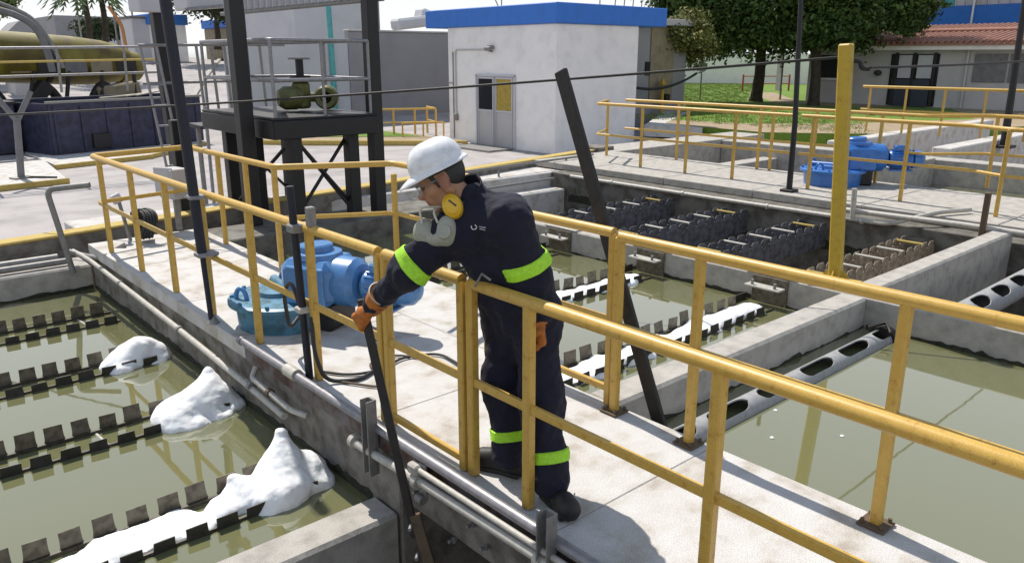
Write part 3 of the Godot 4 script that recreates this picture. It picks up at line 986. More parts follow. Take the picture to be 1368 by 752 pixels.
func build_rails() -> void:
	var X := 2.125
	handrail("long mustard handrail along the near left edge and round the far end of the walkway", [Vector3(X, 0, -3.475), Vector3(X, 0, -8.97), Vector3(3.17, 0, -9.17), Vector3(3.17, 0, -6.92), Vector3(4.14, 0, -6.42), Vector3(4.14, 0, -5.1), Vector3(3.3, 0, -4.75)],
		[Vector3(X, 0, -3.475), Vector3(X, 0, -4.25), Vector3(X, 0, -5.12), Vector3(X, 0, -5.98), Vector3(X, 0, -6.8), Vector3(X, 0, -7.72), Vector3(X, 0, -8.72), Vector3(3.17, 0, -9.1), Vector3(3.17, 0, -8.3), Vector3(3.17, 0, -7.6), Vector3(3.17, 0, -6.95), Vector3(4.14, -0.1, -6.42), Vector3(4.14, -0.1, -5.2)], 1.0, [0.49], M.rail, {"plates": false})
	handrail("short mustard gate section of the near handrail with a bottom rail, left of the worker", [Vector3(X, 0, -3.41), Vector3(X, 0, -2.76)], [Vector3(X, 0, -3.41), Vector3(X, 0, -2.76)], 1.0, [0.49, 0.055], M.rail, {"plates": false})
	handrail("mustard near handrail crossing in front of the worker to the lower right", [Vector3(X, 0, -2.69), Vector3(X, 0, 0.9)], [Vector3(X, 0, -2.69), Vector3(X, 0, -2.3), Vector3(X, 0, -1.36), Vector3(X, 0, -0.35), Vector3(X, 0, 0.6)], 1.0, [0.49], M.rail, {"plates": false})
	handrail("mustard gate section of the far handrail behind the worker", [Vector3(3.22, 0, -3.9), Vector3(3.22, 0, -2.8)], [Vector3(3.22, 0, -3.9), Vector3(3.22, 0, -2.8)], 1.055, [0.52, 0.1], M.rail, {"plates": false})
	handrail("mustard far handrail beside the green tank on bolted base plates", [Vector3(3.17, 0, -2.71), Vector3(3.17, 0, 1.2)], [Vector3(3.17, 0, -2.71), Vector3(3.17, 0, -2.19), Vector3(3.17, 0, -1.2), Vector3(3.17, 0, -0.2), Vector3(3.17, 0, 0.8)], 1.055, [0.52], M.rail)
	# far walkway
	var G := "yellow handrails on the far walkway"
	var A := 11.35
	handrail("thin yellow handrail on the near edge of the far walkway, left of the black pole", [Vector3(12.3, 0, -11.0), Vector3(A, 0, -10.4), Vector3(A, 0, -6.3)], [Vector3(12.2, 0, -10.9), Vector3(A, 0, -9.3), Vector3(A, 0, -8.3), Vector3(A, 0, -7.35)], 1.12, [0.52], M.rail, {"group": G, "flat_mid": false, "plates": false})
	handrail("thin yellow handrail on the far edge of the far walkway, in front of the lawn", [Vector3(12.75, 0, -10.9), Vector3(12.75, 0, -4.9), Vector3(13.5, 0, -4.3), Vector3(13.5, 0, -0.5)], [Vector3(12.75, 0, -9.55), Vector3(12.75, 0, -7.75), Vector3(12.75, 0, -7.5), Vector3(12.75, 0, -6.7), Vector3(12.75, 0, -5.6), Vector3(13.5, 0, -4.2), Vector3(13.5, 0, -2.9), Vector3(13.5, 0, -1.4)], 1.12, [0.52], M.rail, {"group": G, "flat_mid": false, "plates": false})
	handrail("thin yellow handrail in front of the blue drive, right of the black pole", [Vector3(A, 0, -6.2), Vector3(A, 0, -3.75), Vector3(A - 0.25, 0, -3.3), Vector3(A - 0.25, 0, 0.5)], [Vector3(A, 0, -6.0), Vector3(A, 0, -4.6), Vector3(A - 0.25, 0, -3.3), Vector3(A - 0.25, 0, -2.45), Vector3(A - 0.25, 0, -1.3)], 1.12, [0.52], M.rail, {"group": G, "flat_mid": false, "plates": false})
	handrail("distant yellow handrail in front of the red roofed building", [Vector3(20.5, 0.1, -9.6), Vector3(20.5, 0.1, -1.5)], [Vector3(20.5, 0.1, -9.4), Vector3(20.5, 0.1, -8.5), Vector3(20.5, 0.1, -7.6), Vector3(20.5, 0.1, -6.7), Vector3(20.5, 0.1, -5.8), Vector3(20.5, 0.1, -4.9), Vector3(20.5, 0.1, -4.0)], 1.15, [0.55], M.rail, {"flat_mid": false, "plates": false, "tube": 0.035})
	# small rail enclosure in the yard
	handrail("small yellow rail enclosure beside the grey yard wall", [Vector3(14.9, -0.8, -24.2), Vector3(16.9, -0.8, -23.3), Vector3(17.3, -0.8, -24.4)], [Vector3(14.9, -0.8, -24.2), Vector3(15.5, -0.8, -23.9), Vector3(16.2, -0.8, -23.6), Vector3(16.9, -0.8, -23.3), Vector3(17.3, -0.8, -24.4)], 1.0, [0.5], M.rail, {"flat_mid": false, "plates": false, "post": 0.06, "tube": 0.035})
	handrail("lower yellow rail frame in front of the small enclosure", [Vector3(15.2, -0.8, -22.9), Vector3(16.5, -0.8, -22.3)], [Vector3(15.2, -0.8, -22.9), Vector3(15.85, -0.8, -22.6), Vector3(16.5, -0.8, -22.3)], 0.6, [0.05], M.rail, {"flat_mid": false, "plates": false, "tube": 0.035})
	# tall yellow post on the middle wall
	var t := thing("yellow_post", "tall square yellow post bolted on the middle concrete wall", "post", Vector3(6.65, 0, -3.16))
	obj("post", B().bar(Vector3(6.65, 0.02, -3.16), Vector3(6.545, 2.06, -3.25), 0.102, 0.102, 0.012, Vector3(0.1, 0, 1)), M.post_yellow, t)
	var fp := B().box(Vector3(6.65, 0.012, -3.16), Vector3(0.36, 0.014, 0.36), Basis(Vector3.UP, 0.1), 0.003)
	obj("base_plate", fp, M.kerb, t)
	for s in [0.0, PI * 0.5, PI, PI * 1.5]:
		var bs := Basis(Vector3.UP, 0.1 + s)
		obj("gusset", B().slab(PackedVector2Array([Vector2(0.055, 0), Vector2(0.14, 0), Vector2(0.14, 0.02), Vector2(0.07, 0.11), Vector2(0.055, 0.11)]), Vector3(6.65, 0.02, -3.16) + bs.z * 0.006, 0.012, Basis(bs.x, -bs.z, Vector3.UP)), M.post_yellow, t)
	obj("cable_hook", B().tube(bend([Vector3(6.6, 1.93, -3.24), Vector3(6.68, 1.92, -3.18), Vector3(6.67, 1.86, -3.16), Vector3(6.7, 1.86, -3.1)], 0.03), 0.02, 8), M.dark_bar, t)
	solo("overhead_cable", B().tube(sag(Vector3(6.52, 1.95, -3.3), Vector3(1.0, 1.2, -12.6), 0.05, 24), 0.012, 8), M.dark_bar, "dark overhead cable slung from the yellow post across to the left", "cable")
	solo("overhead_cable", B().tube(sag(Vector3(6.7, 1.87, -3.1), Vector3(17.0, 2.1, -3.3), 0.06, 16), 0.011, 8), M.dark_bar, "dark cable running from the yellow post to the right", "cable")
	# thin dark poles
	var tp := thing("thin_pole", "thin black pole standing at the far walkway edge in front of the trees", "pole", Vector3(10.9, 0, -6.05))
	obj("pole", B().tube([Vector3(10.9, 0, -6.05), Vector3(10.9, 1.0, -6.06), Vector3(10.92, 3.4, -6.2)], [0.045, 0.04, 0.03], 10), M.black, tp)
	obj("foot", B().box(Vector3(10.9, 0.02, -6.05), Vector3(0.2, 0.04, 0.2), Basis(), 0.005), M.dark_bar, tp)
	var tq := thing("thin_pole", "thin black pole at the right, in front of the red roofed building", "pole", Vector3(20.2, 0, -6.1))
	obj("pole", B().tube([Vector3(20.2, 0, -6.08), Vector3(20.2, 1.2, -6.1), Vector3(20.2, 5.2, -6.2)], [0.09, 0.075, 0.05], 10), M.black, tq)
	obj("foot", B().box(Vector3(20.2, 0.0, -6.08), Vector3(0.4, 0.06, 0.4), Basis(), 0.01), M.dark_bar, tq)

# ---------------------------------------------------------------- pipes, masts and loose things along the walkway
func build_pipework() -> void:
	var X := 2.0
	var t := thing("edge_rail_channel", "grey steel tube capping the left edge of the walkway beside the worker", "steel trim", Vector3(X, 0, -3.4))
	obj("cap", B().tube([Vector3(2.015, 0.03, -5.2), Vector3(2.01, 0.03, -4.1), Vector3(2.012, 0.026, -2.9), Vector3(2.012, 0.024, 1.2)], 0.027, 18), M.steel, t)
	obj("side_plate", B().span(Vector3(2.02, -0.1, -5.15), Vector3(2.034, 0.02, 1.2), 0.002), M.rusty, t)
	obj("collar", B().tube([Vector3(2.012, 0.035, -4.46), Vector3(2.012, 0.035, -4.32)], 0.04, 16), M.pvc, t)
	obj("end_cap", B().lathe([Vector2(0, 0.02), Vector2(0.02, 0.014), Vector2(0.031, 0.0), Vector2(0.031, -0.05)], Vector3(2.015, 0.03, -5.2), Basis(Vector3.RIGHT, -PI / 2), 16), M.steel, t)
	var p1 := thing("side_pipe", "long white plastic pipe along the wall of the left tank", "pipe", Vector3(1.99, -0.2, -7))
	obj("pipe", B().tube(bend([Vector3(1.93, -0.1, -9.5), Vector3(1.985, -0.13, -9.1), Vector3(1.985, -0.2, -6.6), Vector3(1.985, -0.26, -5.1), Vector3(1.985, -0.3, -4.5)], 0.2), 0.024, 12), M.pvc, p1)
	for z in [-8.0, -6.4, -5.0]: ring_clamp(Vector3(1.985, -0.163 - (z + 8.0) * 0.028, z), 0.034, Vector3.BACK, p1, M.dull_steel)
	var p2 := thing("side_pipe", "lower short rusty white pipe left of the channel bracket", "pipe", Vector3(1.99, -0.2, -4.6))
	obj("pipe", B().tube(bend([Vector3(2.03, -0.12, -5.0), Vector3(1.985, -0.18, -4.98), Vector3(1.985, -0.22, -4.4), Vector3(2.04, -0.235, -4.28)], 0.05), 0.02, 12), M.pvc, p2)
	ring_clamp(Vector3(1.985, -0.2, -4.7), 0.03, Vector3.BACK, p2, M.base_plate)
	var p3 := thing("side_pipe", "white pipe on the outer face below the worker", "pipe", Vector3(1.98, -0.1, -2.8))
	obj("pipe", B().tube([Vector3(1.975, -0.125, -3.62), Vector3(1.975, -0.09, -2.9), Vector3(1.975, -0.07, -2.1), Vector3(1.975, -0.06, 1.0)], 0.024, 14), M.pvc, p3)
	for z in [-3.58, -2.96, -2.06, -1.92]: ring_clamp(Vector3(1.975, -0.1 + (z + 3.0) * 0.025, z), 0.038, Vector3.BACK, p3, M.pvc)
	var p4 := thing("side_pipe", "thin upper white pipe just under the steel edge tube", "pipe", Vector3(1.98, 0.0, -2.5))
	obj("pipe", B().tube([Vector3(1.975, -0.03, -2.96), Vector3(1.975, -0.015, -1.0)], 0.015, 12), M.pvc, p4)
	obj("valve", B().box(Vector3(1.975, -0.035, -2.98), Vector3(0.05, 0.06, 0.08), Basis(), 0.01), M.pvc, p4)
	for q in [[-3.4, 0.2, -0.24, "dark steel channel bracket standing beside the scraper pole"], [-2.02, 0.17, -0.22, "grey steel channel bracket below the near handrail post in front of the worker"]]:
		var c := thing("channel_bracket", q[3], "bracket", Vector3(1.96, q[2], q[0]))
		obj("web", B().span(Vector3(1.99, q[2], q[0] - 0.03), Vector3(2.005, q[1], q[0] + 0.03), 0.002), M.dull_steel, c)
		obj("flange", B().span(Vector3(1.94, q[2], q[0] - 0.034), Vector3(1.99, q[1], q[0] - 0.026), 0.002), M.dull_steel, c)
		obj("flange", B().span(Vector3(1.94, q[2], q[0] + 0.026), Vector3(1.99, q[1], q[0] + 0.034), 0.002), M.dull_steel, c)
	var h := thing("hanging_strap", "grey steel strap joining the upper and lower side pipes", "bracket", Vector3(1.985, -0.2, -2.94))
	obj("strap", B().span(Vector3(1.99, -0.2, -2.97), Vector3(2.004, 0.0, -2.91), 0.003), M.dull_steel, h)
	obj("eye", B().tube([Vector3(1.975, -0.19, -2.965), Vector3(1.975, -0.19, -2.915)], 0.024, 12), M.dull_steel, h)
	var bolts := [Vector3(2.055, -0.2, -2.6), Vector3(2.055, -0.27, -2.5), Vector3(2.055, -0.22, -3.05), Vector3(2.055, -0.3, -2.1), Vector3(2.055, -0.36, -2.75)]
	for k in bolts.size():
		solo("anchor_bolt", B().tube([bolts[k], bolts[k] + Vector3(-0.05, 0.004, 0)], 0.009, 8).tube([bolts[k] + Vector3(-0.012, 0, 0), bolts[k] + Vector3(-0.022, 0, 0)], 0.017, 6), M.steel, "small steel anchor bolt in the grey walkway skirt, " + ["above the pit, middle", "lower middle", "nearest the pale beam", "nearest the worker's boots", "lowest of them"][k], "bolt", "anchor bolts in the walkway skirt")
	# pipes on the end ledge of the left tank
	solo("ledge_pipe", B().tube([Vector3(-5, -0.185, -9.62), Vector3(1.8, -0.185, -9.66)], 0.045, 12), M.dull_steel, "rear grey pipe lying on the end ledge of the left tank", "pipe")
	solo("ledge_pipe", B().tube([Vector3(-5, -0.2, -9.47), Vector3(1.86, -0.2, -9.5)], 0.035, 12), M.dull_steel, "front brownish pipe lying on the end ledge of the left tank", "pipe")
	solo("bent_pipe", B().tube(bend([Vector3(1.86, -0.3, -9.3), Vector3(1.74, 0.62, -9.35), Vector3(2.1, 0.66, -9.1)], 0.09), 0.03, 12), M.dull_steel, "grey bent standpipe at the far left corner of the walkway", "pipe")
	solo("drip_elbow", B().tube(bend([Vector3(1.9, -0.1, -9.5), Vector3(1.98, -0.12, -9.3), Vector3(2.06, -0.1, -8.95), Vector3(2.3, 0.03, -8.85)], 0.06), 0.026, 10), M.dull_steel, "short grey elbow pipe leaving the walkway corner", "pipe")
	# masts
	var m1 := thing("mast", "navy steel mast clamped outside the near handrail", "mast", Vector3(2.03, 0.03, -5.82))
	obj("tube", B().tube([Vector3(2.035, 0.52, -5.82), Vector3(2.03, 1.6, -5.9), Vector3(2.02, 2.9, -6.0)], [0.036, 0.04, 0.042], 14), M.navy, m1)
	obj("spike", B().tube([Vector3(2.035, 0.03, -5.78), Vector3(2.035, 0.54, -5.82)], 0.02, 10), M.navy, m1)
	obj("clamp", B().box(Vector3(2.07, 0.53, -5.83), Vector3(0.16, 0.035, 0.1), Basis(), 0.008), M.steel, m1)
	obj("clamp", B().box(Vector3(2.08, 0.96, -5.86), Vector3(0.18, 0.03, 0.11), Basis(), 0.008), M.steel, m1)
	obj("foot", B().lathe([Vector2(0, 0.06), Vector2(0.02, 0.05), Vector2(0.05, 0.0)], Vector3(2.05, 0.0, -5.78), Basis(), 12), M.dull_steel, m1)
	var m2 := thing("standpipe", "short black standpipe clamped to the near handrail with hoses", "pipe", Vector3(2.09, 0, -4.3))
	obj("pipe", B().tube([Vector3(2.085, 0.0, -4.3), Vector3(2.07, 1.22, -4.34)], 0.024, 12), M.navy, m2)
	obj("clamp", B().box(Vector3(2.1, 0.97, -4.32), Vector3(0.13, 0.05, 0.09), Basis(), 0.008), M.dull_steel, m2)
	obj("clamp", B().box(Vector3(2.1, 0.46, -4.31), Vector3(0.12, 0.035, 0.08), Basis(), 0.006), M.pvc, m2)
	obj("tip", B().box(Vector3(2.12, 1.05, -4.2), Vector3(0.05, 0.12, 0.05), Basis(), 0.006), M.dull_steel, m2)
	solo("hose", B().tube(bend([Vector3(2.1, 0.0, -4.33), Vector3(2.1, 0.4, -4.36), Vector3(2.12, 0.6, -4.52), Vector3(2.16, 0.46, -4.75), Vector3(2.2, 0.18, -4.78), Vector3(2.3, 0.22, -4.85)], 0.12), 0.014, 10), M.rubber, "grey hose looping from the standpipe to the blue drive", "hose")
	solo("hose", B().tube(bend([Vector3(2.1, 0.42, -4.25), Vector3(2.08, 0.2, -4.2), Vector3(2.12, 0.015, -4.16), Vector3(2.3, 0.012, -4.05), Vector3(2.6, 0.012, -4.2), Vector3(2.75, 0.012, -4.6)], 0.08), 0.013, 10), M.rubber, "thin black hose hanging down beside the standpipe", "hose")
	solo("cord", B().tube(bend([Vector3(2.2, 0.01, -4.1), Vector3(2.35, 0.01, -3.85), Vector3(2.5, 0.01, -3.95), Vector3(2.45, 0.01, -4.25), Vector3(2.7, 0.01, -4.3), Vector3(2.86, 0.01, -4.0), Vector3(2.8, 0.01, -3.55), Vector3(2.6, 0.01, -3.3)], 0.15), 0.008, 8), M.base_plate, "brown cord lying on the walkway slabs beside the blue drive", "cord")
	solo("cord", B().tube(bend([Vector3(2.18, 0.01, -4.35), Vector3(2.3, 0.01, -4.15), Vector3(2.52, 0.012, -4.1), Vector3(2.7, 0.012, -4.2), Vector3(2.95, 0.012, -4.1), Vector3(2.9, 0.02, -3.7)], 0.1), 0.009, 8), M.rubber, "black cord looping from the blue drive motor to the standpipe", "cord")
	# coiled hose and control box at the far end
	var hc := thing("coiled_hose", "black hose coil resting at the far end of the walkway", "hose", Vector3(2.55, 0.0, -9.0))
	for k in 5:
		var ring := []
		for s in 25:
			var a := TAU * s / 24
			ring.append(Vector3(2.5 + 0.03 * k, 0.2, -8.98) + Vector3(0.03 * sin(a * 2.0), cos(a) * (0.15 + 0.006 * (k % 2)), sin(a) * 0.17))
		obj("loop", B().tube(ring, 0.016, 8, false), M.rubber, hc)
	var cb := thing("control_box", "pale grey control box on a stand at the far end of the walkway", "control box", Vector3(3.0, 0.0, -9.3))
	obj("cabinet", B().box(Vector3(3.05, 0.55, -9.38), Vector3(0.22, 0.34, 0.3), Basis(Vector3.UP, 0.2), 0.01), M.offwhite, cb)
	obj("door", B().box(Vector3(2.93, 0.58, -9.35), Vector3(0.012, 0.32, 0.27), Basis(Vector3.UP, 0.5), 0.004), M.pale_grey, cb)
	obj("switch", B().lathe([Vector2(0, 0.02), Vector2(0.02, 0.02), Vector2(0.024, 0)], Vector3(3.02, 0.56, -9.22), Basis(Vector3.RIGHT, PI / 2), 10), M.rubber, cb)
	obj("stand", B().box(Vector3(3.05, 0.19, -9.38), Vector3(0.06, 0.38, 0.06), Basis(), 0.004), M.dull_steel, cb)
	var bs := thing("bracket_stand", "small grey bracket on a thin leg near the coiled hose", "bracket", Vector3(2.3, 0.0, -9.18))
	obj("leg", B().tube([Vector3(2.45, 0.0, -9.2), Vector3(2.4, 0.42, -9.25)], 0.02, 8), M.dull_steel, bs)
	obj("head", B().box(Vector3(2.38, 0.46, -9.26), Vector3(0.1, 0.1, 0.06), Basis(Vector3.BACK, 0.4), 0.006), M.pale_grey, bs)
	# leaning dark bar beyond the far rail
	solo("leaning_bar", B().bar(Vector3(3.345, -0.26, -2.43), Vector3(3.30, 1.88, -3.32), 0.03, 0.088, 0.004, Vector3(1, 0, 0).cross(Vector3(0, 2.1, -0.89)).normalized()), M.dark_bar, "dark flat steel bar leaning up past the far handrail", "bar")
	# far basin pipe and fittings
	var fp := thing("basin_pipe", "white pipe clipped along the far wall of the drained basin", "pipe", Vector3(10.2, -0.2, -7))
	obj("pipe", B().tube(bend([Vector3(10.24, -0.14, -10.0), Vector3(10.24, -0.14, -7), Vector3(10.24, -0.13, -4.25), Vector3(10.3, 0.0, -3.95), Vector3(10.6, 0.05, -3.8), Vector3(11.1, 0.05, -3.6)], 0.15), 0.03, 10), M.pvc, fp)
	for z in [-9.0, -7.5, -6.0, -4.6]: ring_clamp(Vector3(10.24, -0.14, z), 0.042, Vector3.BACK, fp, M.pvc)
	solo("basin_pipe", B().tube([Vector3(10.26, -0.03, -5.0), Vector3(10.26, 0.0, -3.4), Vector3(10.26, 0.0, 1.0)], 0.035, 10), M.pvc, "upper white pipe along the lip of the far walkway", "pipe")
	solo("basin_stub", B().tube([Vector3(10.22, -0.14, -4.72), Vector3(10.22, 0.28, -4.74)], 0.035, 10), M.pvc, "short grey riser pipe on the lip of the far walkway", "pipe")
	solo("rust_post", B().box(Vector3(10.22, 0.05, -3.15), Vector3(0.06, 0.75, 0.06), Basis(), 0.006), M.base_plate, "short rusty post at the end of the far cross beam", "post")
	solo("ledge_rail", B().tube([Vector3(7.6, 0.02, -10.75), Vector3(11.8, 0.05, -10.9)], 0.022, 8).tube([Vector3(9.2, -0.14, -10.8), Vector3(9.2, 0.03, -10.8)], 0.02, 8).tube([Vector3(11.0, -0.14, -10.87), Vector3(11.0, 0.04, -10.87)], 0.02, 8), M.dull_steel, "low grey pipe on short legs along the upper ledge", "pipe")
	solo("ledge_rail", B().tube([Vector3(7.0, -0.25, -10.35), Vector3(10.2, -0.22, -10.4)], 0.022, 8), M.dull_steel, "grey conduit along the lower ledge of the drained basin", "pipe")
	solo("pipe_end", B().lathe([Vector2(0.05, 0.02), Vector2(0.07, 0.02), Vector2(0.07, -0.3)], Vector3(1.95, -0.52, -2.62), Basis(Vector3.RIGHT, 0.9), 18), M.pvc, "open white pipe end low in the dark pit", "pipe")

# geared scraper drive: round pan, gearbox, bell and motor
func drive(label: String, at: Vector3, turn: float, m_pan: Material, m_box: Material, big := 1.0) -> void:
	var t := thing("scraper_drive", label, "drive unit", at)
	var q := Basis(Vector3.UP, turn).scaled(Vector3.ONE * big)
	var P := func(x: float, y: float, z: float) -> Vector3: return at + q * Vector3(x, y, z)
	obj("pan", B().lathe([Vector2(0.0, 0.2), Vector2(0.36, 0.2), Vector2(0.39, 0.19), Vector2(0.39, 0.165), Vector2(0.34, 0.16), Vector2(0.33, 0.0)], at, q, 40), m_pan, t)
	obj("pan_lid", B().lathe([Vector2(0, 0.235), Vector2(0.12, 0.23), Vector2(0.13, 0.2)], P.call(-0.06, 0.0, 0.02), q, 24), m_pan, t)
	for k in 10:
		var a := TAU * k / 10.0
		obj("bolt", B().lathe([Vector2(0, 0.022), Vector2(0.014, 0.022), Vector2(0.014, 0)], P.call(cos(a) * 0.36, 0.195, sin(a) * 0.36), q, 6), m_pan, t)
	for s in [-0.27, 0.22]:
		var ring := []
		for k in 13:
			var a := PI * k / 12
			ring.append(P.call(-0.2 + cos(a) * 0.045, 0.2 + sin(a) * 0.075, s))
		obj("lifting_eye", B().tube(ring, 0.018, 8), m_box, t)
	# gearbox: a rounded block with a round top cover
	var gb := B()
	gb.box(P.call(0.27, 0.33, -0.05), Vector3(0.42, 0.32, 0.42), q, 0.06)
	gb.lathe([Vector2(0, 0.045), Vector2(0.1, 0.045), Vector2(0.16, 0.035), Vector2(0.17, 0.0)], P.call(0.27, 0.488, -0.05), q, 24)
	obj("gearbox", gb, m_box, t)
	obj("cover", B().lathe([Vector2(0, 0.055), Vector2(0.11, 0.055), Vector2(0.12, 0.045), Vector2(0.12, 0)], P.call(0.25, 0.52, -0.05), q * Basis(Vector3.BACK, 0.05), 24), m_box, t)
	var ax := q * Basis(Vector3.BACK, -PI / 2)   # lathe axis along local x
	obj("worm_housing", B().lathe([Vector2(0.0, 0.2), Vector2(0.13, 0.19), Vector2(0.17, 0.15), Vector2(0.175, 0.0), Vector2(0.16, -0.1)], P.call(0.42, 0.33, -0.05), ax, 24), m_box, t)
	obj("pedestal", B().box(P.call(0.3, 0.1, -0.05), Vector3(0.3, 0.2, 0.32), q, 0.02), M.black, t)
	obj("rib", B().box(P.call(0.3, 0.33, 0.17), Vector3(0.3, 0.26, 0.03), q, 0.008), m_box, t)
	var mt := B()
	mt.lathe([Vector2(0.09, 0.02), Vector2(0.1, 0.04), Vector2(0.1, 0.28), Vector2(0.085, 0.3)], P.call(0.62, 0.32, -0.05), ax, 20)
	obj("motor", mt, m_box, t)
	var fins := B()
	for k in 16:
		var a := TAU * k / 16.0
		fins.box(P.call(0.78, 0.32 + cos(a) * 0.105, -0.05 + sin(a) * 0.105), Vector3(0.22, 0.022, 0.006), q * Basis(Vector3.RIGHT, a), 0.0)
	obj("cooling_fins", fins, m_box, t)
	obj("fan_cover", B().lathe([Vector2(0, 0.14), Vector2(0.06, 0.13), Vector2(0.1, 0.09), Vector2(0.112, 0.03), Vector2(0.112, 0.0)], P.call(0.92, 0.32, -0.05), ax, 24), m_box, t)
	obj("terminal_box", B().box(P.call(0.76, 0.45, -0.05), Vector3(0.13, 0.07, 0.11), q, 0.012), m_box, t)
	obj("motor_plate", B().box(P.call(0.78, 0.19, -0.05), Vector3(0.26, 0.02, 0.22), q, 0.003), m_box, t)
	obj("torque_arm", B().tube([P.call(-0.25, 0.23, -0.2), P.call(0.15, 0.24, 0.1)], 0.035, 12), m_pan, t)

func build_drives() -> void:
	drive("blue geared scraper drive with round pan on the walkway left of the worker", Vector3(2.5, -0.0, -5.46), deg_to_rad(-63), M.blue_pale, M.blue, 1.08)
	drive("deep blue geared scraper drive with round pan on the far walkway", Vector3(12.1, 0.0, -6.0), deg_to_rad(-52), M.blue_deep, M.blue_deep, 1.28)

# ---------------------------------------------------------------- foam
func foam_heap(label: String, prims: Array, base: float, cell: float, seed_: int) -> void:
	var f := Field.new()
	f.k = 0.09
	f.noise = FastNoiseLite.new()
	f.noise.seed = seed_
	f.noise.frequency = 4.0
	f.noise.fractal_octaves = 4
	f.noise.fractal_gain = 0.52
	f.amp = 0.025
	f.floor_y = base
	var lo := Vector3(1e9, 1e9, 1e9)
	var hi := -lo
	for p in prims:
		var q: Vector3
		if p.size() == 4:
			f.cap(p[0], p[1], p[2], p[3])
			q = Vector3.ONE * (p[2] + p[3] + (p[0] as Vector3).distance_to(p[1]))
		else:
			f.ell(p[0], p[1])
			var r: Vector3 = p[1]
			q = Vector3.ONE * maxf(r.x, maxf(r.y, r.z)) * 1.25
		lo = lo.min(p[0] - q)
		hi = hi.max(p[0] + q)
	# crumbs of foam broken off along the foot
	var cr := RandomNumberGenerator.new()
	cr.seed = seed_
	for k in 22:
		var p = prims[cr.randi() % prims.size()]
		if p.size() == 4: continue
		var r: Vector3 = p[1]
		var an := cr.randf() * TAU
		var at: Vector3 = p[0] + Vector3(cos(an) * r.x * cr.randf_range(0.85, 1.12), 0, sin(an) * r.z * cr.randf_range(0.85, 1.15))
		at.y = base
		var w := cr.randf_range(0.018, 0.05)
		f.ell(at, Vector3(w, w * 0.6, w))
	lo.y = base - 0.03
	var b := B()
	f.mesh_into(b, lo, hi, cell)
	solo("foam_heap", b, M.foam, label, "foam")

